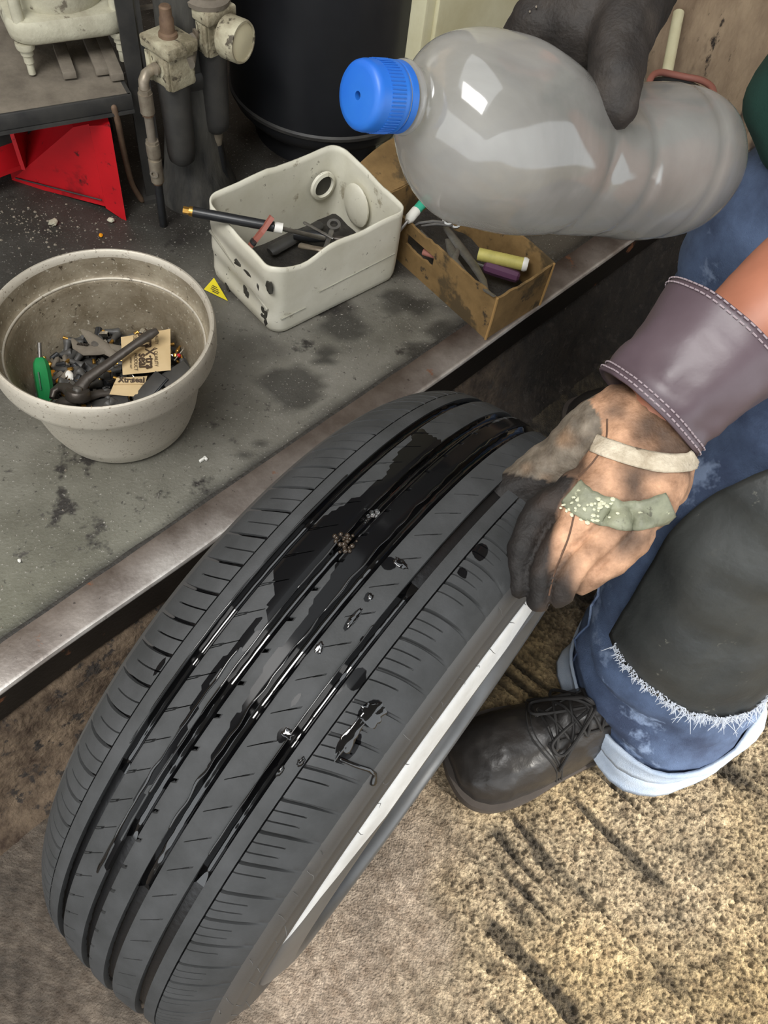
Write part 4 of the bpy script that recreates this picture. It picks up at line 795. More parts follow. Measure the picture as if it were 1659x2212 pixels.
a, b = Vector((0.0770, 1.0118, 0.2500)), Vector((0.1333, 0.9991, 0.2520)); MB().tube([a+(b-a)*q for q in (0, .06, .3, .8, .95, 1)], [.005, .0088, .0096, .0092, .0085, .005], 8).build('handle', M_purple, t, True, 25); MB().tube([a, a-(b-a)*.5], .0025, 8).build('shaft', M_steel, t)
toolpath('pink_lever', [kp(.03, .60, .050), kp(.10, .52, .054), kp(.2, .40, .05)], [.006, .007, .006], M_pink, 'faded pink handle showing through the hand hole of the cardboard box', 'handle', .8)
fl = MB(); fl.add([kp(x, y, .018+.012*nz((x*3, y*6, 0), 1)) for x in np.linspace(.05, .95, 10) for y in np.linspace(.04, .96, 14)], gridfaces(10, 14).tolist()); tag(fl.build('black_sludge', M_grime, box), kind='stuff')
# small litter on the platform
t = empty('yellow_card', (-0.3152, 0.8966, 0.2020), 'torn yellow card with black print between the tub and the jerrycan', 'card')
tri = [Vector((-0.3320, 0.8937, 0.2030)), Vector((-0.2915, 0.8807, 0.2020)), Vector((-0.3174, 0.9020, 0.2220))]
nn_ = (tri[1]-tri[0]).cross(tri[2]-tri[0]).normalized()*.0006; MB().add(tri+[p-nn_ for p in tri], [(0, 1, 2), (5, 4, 3), (0, 3, 4, 1), (1, 4, 5, 2), (2, 5, 3, 0)]).build('card_sheet', M_yellow, t, False)
cc = (tri[0]+tri[1]+tri[2])/3; sg = 1 if nn_.dot(V(0, -1, 1)) > 0 else -1
for q, ln in ((-.10, .022), (.08, .018), (.25, .012), (-.26, .016)): MB().tube([cc+(tri[2]-cc)*q-(tri[1]-tri[0])*ln*8+nn_*sg, cc+(tri[2]-cc)*q+(tri[1]-tri[0])*ln*8+nn_*sg], .0007, 4).build('print_line', M_ink, t)
t = empty('white_clip', (-0.2458, 0.5904, 0.2000), 'tiny white plastic clip lying on the bare platform in front of the tub', 'clip')
c = Vector((-0.2449, 0.5883, 0.2032)); MB().box(c, (.009, .003, .004), RE, bev=.0006).build('clip_bar', M_white, t); MB().box(c+V(.0035, .003, 0), (.003, .006, .004), RE, bev=.0005).build('clip_hook', M_white, t)
def chip(p, r, label, m, cat='chip', name='chip'):
    mb = MB(); mb.ball(p, (r, r*.75, r*.6), Matrix.Rotation(random.uniform(0, 6), 3, 'Z'), n=7, m=5); mb.v = [tuple(Vector(v)+Vector((nz(v, 300, 1), nz(v, 300, 5), 0))*r*.4) for v in mb.v]
    return tag(mb.build(name, m, None, False), label, cat)
chip((-0.4083, 0.3985, 0.2015), .003, 'white paint chip on the greenish left part of the platform', M_white)
chip((-0.5163, 0.9661, 0.2030), .004, 'orange plastic scrap on the platform behind the tub', M_orange, 'scrap', 'orange_scrap')
chip((-0.6593, 1.1100, 0.3100), .006, 'white paint chip on the machine shelf', M_white)
chip((0.1345, 1.1538, 0.2030), .004, 'white crumb on the platform right of the cardboard box', M_white)
chip((-0.5936, 0.9716, 0.2050), .008, 'pale grey pebble in front of the red machine foot', M_cast, 'pebble', 'pebble')
chip((-0.5127, 1.0026, 0.2050), .006, 'pale pebble at the corner of the red machine foot', M_cast, 'pebble', 'pebble')
db = MB()
for i in range(190):
    p = Vector((-0.6140, 0.9648, 0.2010)) + Vector((random.gauss(0, .06), random.gauss(0, .028), 0)); r = abs(random.gauss(0, .0010))+.0005
    db.ball(p, (r, r*.8, r*.7), n=5, m=4)
for i in range(260):
    p = pl(random.uniform(-.2, 1.6), random.uniform(.06, .42), PZ+.0004); r = abs(random.gauss(0, .0005))+.0003; db.ball(p, r, n=5, m=4)
tag(db.build('gravel_crumbs', M_grit, None, False), 'pale grit and crumbs strewn on the platform', 'grit', kind='stuff')
# ================================================================ TYRE MACHINE, TANK AND AIR LINE AT THE BACK
Zm = Matrix((E, N, V(0, 0, 1))).transposed()
t = empty('machine_shelf', (-0.5263, 0.9779, 0.4000), 'dusty black steel shelf under the grey motor at the left', 'shelf')
f0, f1 = Vector((-0.6601, 0.8939, 0.4000)), Vector((-0.4611, 1.0390, 0.4000)); fd = (f1-f0).normalized(); fn = Vector((-fd.y, fd.x, 0)); RS = Matrix((fd, fn, V(0, 0, 1))).transposed(); SL = (f1-f0).length
MB().box((f0+f1)/2+fn*.13+V(0, 0, -.004), (SL, .26, .006), RS).build('shelf_plate', M_castd, t, False)
MB().box((f0+f1)/2+fn*.002+V(0, 0, -.011), (SL, .005, .022), RS, bev=.0015).build('front_edge', M_blkpaint, t, True, 30)
MB().box((f0+f1)/2+fn*.004+V(0, 0, -.0245), (SL, .014, .004), RS).build('lower_flange', M_blkpaint, t, False)
MB().box(f1-fd*.0025+fn*.13+V(0, 0, -.011), (.005, .26, .022), RS).build('end_edge', M_blkpaint, t, False)
for a, b in (((-0.5488, 1.0422, 0.4040), (-0.5888, 1.1074, 0.4040)), ((-0.5112, 1.0661, 0.4040), (-0.5605, 1.1451, 0.4040)), ((-0.4870, 1.0601, 0.4040), (-0.5509, 1.1626, 0.4040))):
    a, b = Vector(a), Vector(b); d = (b-a).normalized(); MB().box((a+b)/2+V(0, 0, .003), ((b-a).length, .018, .010), Matrix((d, Vector((-d.y, d.x, 0)), V(0, 0, 1))).transposed(), bev=.001).build('shelf_rail', M_castd, t, True, 30)
for q in (.02, .97): MB().box(f0+fd*SL*q+fn*.24+V(0, 0, -.11), (.03, .03, .20), RS).build('shelf_leg', M_blkpaint, t, False)
MB().tube([(-0.4756, 1.0444, 0.3880), (-0.4842, 1.0584, 0.3660)], .011, 14).build('rubber_foot', M_white, t)
# motor
MC = Vector((-0.5853, 1.1239, 0.4520)); MMx = Matrix.Translation(MC)
t = empty('electric_motor', V(MC.x, MC.y, .404), 'grey cast electric motor end standing on the dusty shelf', 'motor')
MB().lathe([(0, .022), (.064, .022), (.066, .030), (.0665, .20), (.060, .22), (0, .22)], 56, MMx).build('motor_drum', M_cast, t)
sq = rr(.080, .076, .03); MB().loft([[MC+RS @ V(x*k_, y*k_, z) for x, y in sq] for k_, z in ((.93, -.008), (.985, -.004), (1, .004), (1, .016), (.96, .022), (.86, .023))]).build('end_flange', M_cast, t, True, 50)
for sx in (-.064, .064):
    for sy in (-.06, .06):
        p = MC+RS @ V(sx, sy, -.008); m4 = Matrix.Translation(p)
        MB().lathe([(.003, .001), (.0125, .001), (.013, -.003), (.0120, -.007), (.0085, -.009), (.0085, -.015), (.0066, -.017), (.0066, -.026), (.0050, -.028), (.0050, -.042), (0, -.042)], 22, m4).build('foot_bolt', M_cast, t, True, 30)
        MB().tube([p+V(0, 0, .02), p+V(0, 0, .2)], .008, 10).build('tie_rod', M_cast, t)
# red foot
vp = lambda *a: Vector(a)
A_, B_, C_, D_, F_ = Vector((-0.7007, 1.0564, 0.1960)), Vector((-0.4965, 1.0211, 0.1977)), Vector((-0.4930, 1.0205, 0.3637)), Vector((-0.5560, 1.0314, 0.3350)), Vector((-0.5297, 1.0269, 0.2086)); G_ = Vector((-0.5279, 1.0265, 0.3487))
t = empty('red_machine_foot', A_, 'red painted triangular steel foot of the tyre machine on the platform', 'machine')
bk = V(-.035, .06, 0)
MB().add([A_, F_, G_, D_, A_+bk, F_+bk, G_+bk, D_+bk], [(0, 1, 2, 3), (7, 6, 5, 4), (0, 4, 5, 1), (1, 5, 6, 2), (2, 6, 7, 3), (3, 7, 4, 0)]).build('side_plate', M_red, t, False)
q = V(.002, -.004, 0)
MB().add([F_+q, B_+q*2, C_+q*2, G_+q, F_+bk, B_+bk, C_+bk, G_+bk], [(0, 1, 2, 3), (7, 6, 5, 4), (0, 4, 5, 1), (1, 5, 6, 2), (2, 6, 7, 3), (3, 7, 4, 0)]).build('front_strip', M_red, t, False)
MB().tube([A_+q+V(.012, 0, .012), F_+q+V(-.004, 0, .014)], .0012, 6).build('weld_seam', M_blkpaint, t)
t = empty('red_bracket', (-0.6773, 1.0383, 0.2300), 'red steel channel bracket cut by the left frame edge', 'bracket')
c0, c1, c2 = Vector((-0.6721, 1.0495, 0.3000)), Vector((-0.6655, 1.0420, 0.2350)), Vector((-0.7196, 0.9713, 0.2350)); kk = V(-.02, .07, 0)
for a, b, nm in ((c0, c1, 'upright_web'), (c1, c2, 'bottom_flange')):
    th = V(.007, 0, 0) if nm == 'upright_web' else V(0, 0, .007)
    MB().add([a, b, b+kk, a+kk, a+th, b+th, b+kk+th, a+kk+th], [(0, 1, 2, 3), (7, 6, 5, 4), (0, 4, 5, 1), (1, 5, 6, 2), (2, 6, 7, 3), (3, 7, 4, 0)]).build(nm, M_red, t, False)
MB().box((c1+c2)/2+kk+V(-.02, .02, -.015), (.2, .05, .04), RS).build('foot_pad', M_blkpaint, t, False)
# black post
PX = V(-.470, 1.080, PZ); t = empty('machine_post', PX, 'black angle iron post in front of the air filters', 'post')
MB().box(PX+V(0, 0, .55), (.023, .005, 1.1), RS).build('front_flange', M_blkpaint, t, False); MB().box(PX+V(.0105, .014, .55), (.005, .026, 1.1), RS).build('side_flange', M_blkpaint, t, False)
MB().box(PX+V(.0, .02, .004), (.06, .06, .008), RS).build('base_plate', M_blkpaint, t, False)
# big black rubber column behind the filters
CX = V(-.405, 1.115, PZ); t = empty('rubber_column', CX, 'scuffed black rubber column standing behind the air filters', 'column')
MB().lathe([(0, 0), (.062, 0), (.064, .02), (.050, .06), (.041, .12), (.038, .2), (.036, .28), (.036, .5), (0, .5)], 36, Matrix.Translation(CX)).build('column_body', M_col, t)
MB().lathe([(.0385, .195), (.041, .2), (.041, .215), (.0385, .22)], 36, Matrix.Translation(CX)).build('clamp_band', M_blkpaint, t)
# air filters
def regulator(c, label, knob=True, gauge=None):
    c = Vector(c); t = empty('air_filter', c, label, 'air filter', None); R = Matrix.Rotation(-.55, 3, 'Z')
    MB().box(c+V(0, 0, .022), (.058, .052, .016), R, bev=.003).build('top_cover', M_reg, t, True, 30)
    MB().box(c+V(0, 0, -.008), (.048, .044, .046), R, bev=.004).build('valve_block', M_reg, t, True, 30)
    for sx in (-1, 1):
        MB().box(c+R @ V(sx*.018, -.0225, -.008), (.008, .006, .040), R, bev=.001).build('block_rib', M_reg, t, True, 30)
    MB().lathe([(0, .004), (.008, .004), (.008, 0)], 14, Matrix.Translation(c+R @ V(-.002, -.0235, -.006)) @ R.to_4x4() @ Matrix.Rotation(PI/2, 4, 'X')).build('plug', M_fit, t)
    MB().lathe([(0, -.155), (.012, -.155), (.019, -.148), (.0205, -.135), (.0215, -.06), (.0225, -.034), (.0225, -.028), (0, -.028)], 30, Matrix.Translation(c)).build('filter_bowl', M_blkpaint, t)
    if knob: MB().lathe([(0, .030), (.013, .030), (.0125, .034), (.0095, .036), (.0095, .052), (.0080, .055), (.0080, .066), (.0062, .068), (0, .0685)], 22, Matrix.Translation(c)).build('adjusting_knob', M_rust, t, True, 30)
    return t, c, R
t, rc1, RR = regulator((-.402, 1.050, .455), 'cream painted air filter regulator nearest the post')
# elbow, coupler and hose of the first regulator
e0 = rc1+RR @ V(-.012, -.024, -.012)
MB().tube([e0, e0+V(-.004, -.014, 0), e0+V(-.006, -.020, -.006), e0+V(-.006, -.021, -.016)], .0072, 12).build('elbow', M_fit, t)
d0 = e0+V(-.006, -.021, -.016); 
for z0, z1, r, nm, m in ((0, -.006, .0088, 'hex_nut', M_fit), (-.006, -.034, .0100, 'ferrule', M_fit), (-.034, -.038, .0086, 'hex_nut', M_rust), (-.038, -.076, .0062, 'sight_tube', M_castd), (-.076, -.080, .0095, 'hex_nut', M_fit), (-.080, -.100, .0100, 'ferrule', M_fit), (-.100, -.106, .0075, 'ferrule', M_fit), (-.106, -.142, .0098, 'coupler', M_fit), (-.142, -.146, .0075, 'coupler', M_rust)):
    MB().tube([d0+V(0, 0, z0), d0+V(0, 0, z1)], r, 8 if nm == 'hex_nut' else 16).build(nm, m, t, nm != 'hex_nut')
MB().lathe([(.0035, .0), (.0062, .0), (.0062, .003), (.0035, .003)], 18, Matrix.Translation(d0+V(0, -.0085, -.124)) @ Matrix.Rotation(PI/2, 4, 'X'), close=True).build('lock_button', M_castd, t)
hb = d0+V(0, 0, -.146); MB().tube([hb, hb+V(-.001, 0, -.05), hb+V(-.004, .006, -.09), hb+V(-.012, .03, -.112), hb+V(-.02, .08, -.116)], .0062, 12).build('air_hose', M_blk, t)
t, rc2, RR = regulator((-.365, 1.110, .478), 'second dusty air filter regulator with a pressure gauge')
gd = V(.93, -.36, .03).normalized(); gx, gy, gz = frame(gd); gm = Matrix((gx, gy, gz)).transposed().to_4x4(); gm.translation = rc2+RR @ V(.022, -.004, 0)
MB().lathe([(0, 0), (.010, 0), (.010, .012), (.026, .014), (.0275, .017), (.0275, .040), (.0262, .043), (.0242, .043), (.0238, .040)], 36, gm).build('gauge_case', M_reg, t)
MB().lathe([(.0240, .0405), (.012, .0425), (0, .043)], 36, gm).build('gauge_glass', M_glassy, t)
MB().tube([rc2+V(0, 0, -.155), rc2+V(0, 0, -.162), rc2+V(0, 0, -.178)], [.0095, .0095, .007], 12).build('drain_valve', M_fit, t)
MB().lathe([(0, .03), (.03, .03), (.031, .036), (.022, .040), (.022, .09), (0, .09)], 26, Matrix.Translation(rc2)).build('bonnet', M_castd, t)
q = rc2+V(0, 0, -.178); MB().tube([q, q+V(.004, -.002, -.04), q+V(.012, .0, -.075), q+V(.028, .012, -.098), q+V(.06, .05, -.102)], .0075, 12).build('drain_hose', M_blk, t)
MB().tube([rc1+RR @ V(.024, .01, .0), rc2+RR @ V(-.024, -.004, -.004)], .009, 12).build('link_pipe', M_castd, t)
MB().tube([rc2+RR @ V(.01, .02, .02), rc2+V(.01, .05, .05), rc2+V(.01, .06, .16)], .009, 12).build('back_pipe', M_castd, t)
t = empty('pipe_bracket', (-0.4605, 1.1148, 0.4808), 'grey square steel bracket above the regulators', 'bracket')
p = Vector((-0.4537, 1.1214, 0.4851))
for off, sz in ((V(-.016, 0, .02), (.004, .006, .055)), (V(.016, 0, .02), (.004, .006, .055)), (V(0, 0, -.006), (.036, .006, .004)), (V(0, 0, .046), (.036, .006, .004))): MB().box(p+off, sz, RS).build('bracket_bar', M_castd, t, False)
MB().tube([p+V(0, .004, .046), p+V(-.05, .03, .10)], .004, 8).build('stay', M_castd, t)
def hose(name, pts, r, m, label, cat='hose'):
    P = [Vector(p) for p in pts]; out = []
    for i in range(len(P)-1):
        p0, p1, p2, p3 = P[max(i-1, 0)], P[i], P[i+1], P[min(i+2, len(P)-1)]
        for k_ in range(6):
            u = k_/6; out.append(.5*((2*p1)+(p2-p0)*u+(2*p0-5*p1+4*p2-p3)*u*u+(3*p1-p0-3*p2+p3)*u**3))
    out.append(P[-1]); return tag(MB().tube(out, r, 10, round_ends=True).build(name, m, None), label, cat)
hose('grey_hose', [(-0.4833, 1.0229, 0.3850), (-0.4830, 1.0267, 0.3600), (-0.4903, 1.0441, 0.3000), (-0.4918, 1.0559, 0.2400), (-0.4841, 1.0641, 0.2045)], .0045, M_rust, 'thin grey hose running down beside the red machine foot')
# air tank
t = empty('air_tank', (-.245, 1.36, PZ), 'tall black steel air tank standing behind the jerrycan', 'tank')
TM = Matrix.Translation((-.245, 1.365, PZ))
MB().lathe([(0, .022), (.06, .024), (.11, .032), (.145, .046), (.160, .064), (.1635, .078), (.1645, .090), (.1645, 1.2), (.15, 1.26), (0, 1.29)], 72, TM).build('tank_shell', M_tank, t, True, 50)
MB().lathe([(.1640, .076), (.1672, .079), (.1675, .084), (.1640, .087)], 72, TM).build('weld_bead', M_blkpaint, t)
MB().lathe([(.12, .0), (.124, .0), (.124, .04), (.12, .04)], 48, TM, close=True).build('foot_ring', M_tank, t)
# cream cabinet
t = empty('cream_cabinet', pl(.99, .362, PZ), 'cream painted steel cabinet behind the bottle', 'cabinet')
c = pl(1.245, .362+.15, PZ+.66)
MB().box(c, (.51, .30, 1.30), Zm, bev=.006).build('cabinet_body', M_cream, t, True, 30)
MB().box(pl(1.245, .362-.003, PZ+.68), (.47, .010, 1.20), Zm, bev=.004).build('door', M_cream, t, True, 30)
for x in (1.02, 1.47): 
    for y in (.39, .63): MB().box(pl(x, y, PZ+.008), (.03, .03, .016), Zm).build('foot', M_blkpaint, t, False)
# black box added to stand for the darkness in this corner
t = empty('dark_filler_box', pl(.35, 1.1, PZ), 'black box added to fill the dark corner behind the motor', 'cabinet')
MB().box(pl(.10, 1.16, PZ+.6), (1.5, .14, 1.2), Zm, bev=.008).build('filler_shell', M_tank, t, True, 30)
MB().box(pl(.10, 1.086, PZ+.62), (1.3, .008, 1.0), Zm, bev=.003).build('filler_door', M_tank, t, True, 30)
# things leaning at the right end wall
t = empty('cream_pole', (0.3554, 1.3835, 0.2000), 'cream wooden pole leaning at the stained end wall', 'pole')
a, b = Vector((0.3546, 1.3803, 0.2020)), Vector((0.3617, 1.6912, 0.3614)); MB().tube([a, a.lerp(b, .5), b], .0105, 14).build('pole_shaft', M_cream, t)
t = empty('grey_rod', (0.3275, 1.3744, 0.2000), 'thin grey rod leaning beside the cream pole', 'rod'); a, b = Vector((0.3267, 1.3712, 0.2020)), Vector((0.3237, 1.7117, 0.3091)); MB().tube([a, a.lerp(b, .5), b], .006, 10).build('rod_shaft', M_castd, t)
t = empty('rubber_pot', (0.4326, 1.7156, 0.2000), 'small black rubber pot at the end wall behind the bottle', 'pot')
bc = Vector((0.3528, 1.3989, 0.3600)); bc.z = PZ; BMx = Matrix.Translation(bc)
MB().lathe([(0, 0), (.044, 0), (.047, .005), (.058, .150), (.061, .152), (.061, .160), (.056, .160), (.046, .02), (0, .015)], 40, BMx).build('pot_shell', M_blkpaint, t)
cl = bc+V(0, 0, .162); hp_ = []
hose('red_hose_loop', [cl+V(.056*math.cos(q), .056*math.sin(q), .007+.004*math.sin(q*3)) for q in np.linspace(0, 2*PI*.95, 14)], .0055, M_pink, 'faded red hose looped on the rim of the black pot')
# ================================================================ BOTTLE
bt = empty('plastic_bottle', (0.0131, 0.4576, 0.7923), 'scuffed clear plastic bottle with a blue cap held over the tyre', 'bottle')
CT = [((-0.0343, 0.4250, 0.8229), .0150), ((-0.0305, 0.4286, 0.8211), .0152), ((-0.0270, 0.4311, 0.8192), .0160), ((-0.0234, 0.4324, 0.8167), .0262), ((-0.0176, 0.4352, 0.8123), .0370), ((-0.0091, 0.4391, 0.8065), .0456), ((0.0032, 0.4478, 0.7990), .0519), ((0.0186, 0.4590, 0.7920), .0545), ((0.0336, 0.4692, 0.7855), .0548), ((0.0525, 0.4821, 0.7772), .0535), ((0.0722, 0.4939, 0.7694), .0512), ((0.0929, 0.5060, 0.7618), .0494), ((0.1094, 0.5189, 0.7547), .0494), ((0.1277, 0.5322, 0.7490), .0512), ((0.1450, 0.5427, 0.7451), .0512), ((0.1602, 0.5517, 0.7415), .0480), ((0.1719, 0.5580, 0.7384), .0415), ((0.1799, 0.5622, 0.7363), .0315), ((0.1833, 0.5640, 0.7351), .0175), ((0.1822, 0.5633, 0.7353), .004)]
def catmull(P, R, k_=5):
    P = [Vector(p) for p in P]; out = []; rr_ = []
    for i in range(len(P)-1):
        p0, p1, p2, p3 = P[max(i-1, 0)], P[i], P[i+1], P[min(i+2, len(P)-1)]; r0, r1, r2, r3 = R[max(i-1, 0)], R[i], R[i+1], R[min(i+2, len(R)-1)]
        for j in range(k_):
            u = j/k_; f = lambda a, b, c, d: .5*((2*b)+(c-a)*u+(2*a-5*b+4*c-d)*u*u+(3*b-a-3*c+d)*u**3)
            out.append(f(p0, p1, p2, p3)); rr_.append(f(r0, r1, r2, r3))
    out.append(P[-1]); rr_.append(R[-1]); return out, rr_
bp, br = catmull([c for c, r in CT], [r for c, r in CT])
for i in range(len(br)):
    q = i/len(br)
    for qc in (.50, .585, .72): br[i] -= .0016*math.exp(-((q-qc)/.011)**2)
axd = (Vector(CT[-3][0])-Vector(CT[0][0])).normalized(); ax_, ay_, axd = frame(axd)
mb = MB().loft([[p+ax_*r*math.cos(2*PI*k_/64)+ay_*r*math.sin(2*PI*k_/64) for k_ in range(64)] for p, r in zip(bp, br)], False)
TH_ = Vector((0.0923, 0.5047, 0.8027)); IX_ = Vector((0.0434, 0.5203, 0.8129))
vv = []
for p in mb.v:
    p = Vector(p); i = min(range(0, len(bp), 2), key=lambda k_: (bp[k_]-p).length_squared); inn = (bp[i]-p).normalized()
    for c, s, a in ((TH_, .034, .013), (IX_, .03, .006)): p = p+inn*a*math.exp(-((p-c).length/s)**2)
    p = p+inn*.0011*nz(p, 34, 2); vv.append(tuple(p))
mb.v = vv; mb.build('bottle_shell', M_bottle, bt, True, 60)
cp0, cp1 = Vector((-0.0557, 0.4037, 0.8317)), Vector((-0.0348, 0.4244, 0.8232)); cd = (cp1-cp0); cl_ = cd.length; gx, gy, gz = frame(cd); cm = Matrix((gx, gy, gz)).transposed().to_4x4(); cm.translation = cp0
MB().lathe([(.0022, .004), (.0022, .0002), (.0130, 0), (.0158, .0006), (.0170, .0020), (.0175, .0045), (.0176, cl_*.62), (.0180, cl_*.66), (.0180, cl_*.72), (.0176, cl_*.735)], 48, cm).build('screw_cap', M_bluecap, bt, True, 50)
MB().lathe([(0, .0035), (.0023, .0036)], 16, cm).build('squirt_hole', M_grime, bt)
kn = MB()
for i in range(56):
    a = 2*PI*i/56; kn.tube([cm @ V(.0175*math.cos(a), .0175*math.sin(a), .009), cm @ V(.0177*math.cos(a), .0177*math.sin(a), cl_*.6)], .0005, 5)
kn.build('cap_ridges', M_bluecap, bt)
MB().lathe([(.0172, cl_*.76), (.0179, cl_*.77), (.0180, cl_*.90), (.0172, cl_*.92)], 48, cm).build('cap_ring', M_bluecap, bt)
MB().lathe([(.0155, cl_*.96), (.0186, cl_*.98), (.0190, cl_*1.03), (.0186, cl_*1.06), (.0155, cl_*1.08)], 48, cm).build('neck_ring', M_bottle, bt)

# ================================================================ THE WORKER
pr = empty('person', (.45, .62, 0), 'worker in blue jeans, black coated apron and gloves bending over the tyre, holding the bottle', 'person')
W_L = Vector((0.1686, 0.3895, 0.6547)); EL_L = Vector((0.2712, 0.4833, 0.7553)); SH_L = V(.42, .57, 1.05)
W_R = Vector((0.0950, 0.6250, 0.8418)); EL_R = V(.25, .86, 1.06); SH_R = V(.38, .95, 1.10)
b = MB()
b.tube([V(.68, .72, .70), V(.66, .72, .76), V(.54, .74, .86), V(.43, .755, 1.0), V(.37, .76, 1.08)], [.11, .135, .125, .14, .11], 20, sq=.8, round_ends=True)
b.tube([SH_L, V(.39, .76, 1.10), SH_R], [.055, .075, .055], 14, round_ends=True)
b.tube([V(.38, .76, 1.10), V(.30, .75, 1.20)], [.062, .052], 14, round_ends=True)
HC = V(.235, .745, 1.275); hdir = V(-.75, -.05, -.45).normalized(); hx, hy, hz = frame(hdir); HR = Matrix((hx, hy, hz)).transposed()
hp = lambda x, y, z: HC+HR @ V(x, y, z)      # y up the face, z forward
b.ball(HC, (.076, .105, .092), HR, n=20, m=14); b.ball(hp(0, -.055, .028), (.056, .055, .056), HR)
b.tube([hp(0, .02, .086), hp(0, -.012, .106), hp(0, -.02, .100)], [.009, .013, .011], 8, round_ends=True)
for sx in (-1, 1):
    b.ball(hp(.078*sx, -.005, -.008), (.010, .030, .018), HR, n=10, m=8); b.ball(hp(.030*sx, .028, .078), (.022, .008, .012), HR, n=10, m=8)
b.tube([hp(-.024, -.052, .080), hp(0, -.050, .088), hp(.024, -.052, .080)], [.005, .008, .005], 8, round_ends=True)
b.tube([SH_L, SH_L.lerp(EL_L, .5), EL_L, EL_L.lerp(W_L, .25), EL_L.lerp(W_L, .7), W_L], [.052, .046, .040, .043, .034, .027], 16, round_ends=True)
b.tube([SH_R, SH_R.lerp(EL_R, .5), EL_R, EL_R.lerp(W_R, .25), EL_R.lerp(W_R, .7), W_R], [.052, .046, .040, .043, .034, .028], 16, round_ends=True)
LEGS = {'l': [V(.66, .63, .75), V(.50, .575, .63), V(.350, .525, .49), V(.362, .485, .33), V(.372, .43, .13), V(.372, .422, .06)], 'r': [V(.66, .81, .75), V(.51, .84, .62), V(.385, .870, .50), V(.42, .91, .33), V(.47, .95, .13), V(.47, .955, .06)]}
for k_ in LEGS: b.tube(LEGS[k_], [.075, .066, .054, .050, .036, .036], 16, round_ends=True)
skin('body', b, M_skin, pr, .009, 3)
hr = MB(); hr.ball(hp(0, .022, -.014), (.082, .098, .094), HR, n=20, m=14); o = hr.build('hair', M_hair, pr)
ey = MB()
for sx in (-1, 1): MB().ball(hp(.030*sx, .014, .079), (.012, .007, .008), HR, n=10, m=8).build('eye', M_white, pr); MB().ball(hp(.030*sx, .014, .0855), .004, n=8, m=6).build('iris', M_hair, pr)
# trousers
def sleeve_path(P, R, n=44, k_=7, fold=.006, seed=0, pat=None):
    path, rad = catmull(P, R, k_); rings = []; px = None
    for i, p in enumerate(path):
        d = (path[min(i+1, len(path)-1)]-path[max(i-1, 0)]); x, y, d = frame(d, (0, 1, 0))
        if px is not None: x = (px-d*px.dot(d)).normalized(); y = d.cross(x)
        px = x; rg = []
        for j in range(n):
            a = 2*PI*j/n; dd = x*math.cos(a)+y*math.sin(a); q = p+dd*rad[i]; f = fold*(nz(V(q.x*9, q.y*9, q.z*26), 1, seed)*1.2+nz(V(q.x*20+q.z*14, q.y*20, q.z*20), 1, seed+3)*.6)
            rg.append(q+dd*f)
        rings.append(rg)
    return rings, path
JP = [V(.412, .458, .054), V(.408, .459, .083), V(.402, .460, .113), V(.384, .472, .2), V(.362, .500, .34), V(.352, .535, .48), V(.42, .565, .58), V(.55, .60, .69), V(.67, .66, .76)]
JR = [.126, .122, .117, .110, .097, .091, .094, .108, .130]
rl, pth = sleeve_path(JP, JR, fold=.014, seed=1)
JP2 = [V(.475, .955, .045), V(.47, .95, .11), V(.44, .925, .22), V(.405, .885, .38), V(.385, .868, .50), V(.44, .83, .60), V(.56, .80, .69), V(.67, .77, .76)]
rr2, _ = sleeve_path(JP2, [.10, .096, .092, .086, .086, .094, .11, .13], fold=.009, seed=4)
jm = MB(); jm.loft(rl, False); jm.loft(rr2, False); jm.ball(V(.68, .715, .76), (.14, .19, .14), n=24, m=14)
o = jm.build('jeans', M_jean, pr, True, 60); md = o.modifiers.new('w', 'SOLIDIFY'); md.thickness = .003; md.offset = -1
# paler band on the near leg's hem: its sunlight painted in
hr_ = [[q+(q-JP[0]).normalized()*.004 if True else q for q in rl[i]] for i in range(0, 15)]
hm_ = MB(); hm_.loft([[Vector((q.x, q.y, q.z-.004+.016*math.sin(j*.29+1)*(1 if i == 0 else .3))) for j, q in enumerate(rg)] for i, rg in enumerate(hr_)], False); o = hm_.build('painted_sun_hem', M_jeanlt, pr, True, 60); md = o.modifiers.new('w', 'SOLIDIFY'); md.thickness = .004; md.offset = 1
# seam of the jeans leg
def on_leg(i, a, off):  # a in degrees, world direction about the leg axis
    c = sum((Vector(q) for q in rl[i]), Vector())/len(rl[i]); dv = V(math.cos(math.radians(a)), math.sin(math.radians(a)), 0)
    q = max(rl[i], key=lambda q: (Vector(q)-c).normalized().dot(dv)); return Vector(q)+dv*off
MB().tube([on_leg(i, 176, .002) for i in range(15, 38)], .0016, 6).build('side_seam', M_jean, pr)
# black coated apron wrapped over the near shin and knee
def apron_pt(u, v):
    """u 0..1 around, v 0..1 up"""
    i = 25+v*30; i0 = int(i); fr_ = i-i0; a0 = 216+44*v**1.1; a = a0+u*(190-20*v)
    p = on_leg(min(i0, len(rl)-1), a, 0).lerp(on_leg(min(i0+1, len(rl)-1), a, 0), fr_)
    c = pth[min(i0, len(pth)-1)].lerp(pth[min(i0+1, len(pth)-1)], fr_); dv = V(math.cos(math.radians(a)), math.sin(math.radians(a)), 0)
    r = .014+.022*(1-v)*math.sin(min(1, u*1.6)*PI)+.009*nz((u*3, v*2.4, 0), 1)+.006*nz((u*5+v*6, v*3, 4), 1)+.003*nz((u*14, v*9, 2), 1)
    q = c+dv*(min((p-c).length, .125)*.55+.050+r); q.z = p.z*.3+c.z*.7-.012*(1-v)*math.sin(u*PI); return q
ap = MB(); nu, nv = 70, 60; ap.add([apron_pt(u, v) for v in np.linspace(0, 1, nv) for u in np.linspace(0, 1, nu)], gridfaces(nv, nu).tolist())
o = ap.build('apron', M_apron, pr, True, 80); md = o.modifiers.new('w', 'SOLIDIFY'); md.thickness = .0025; md.offset = 1
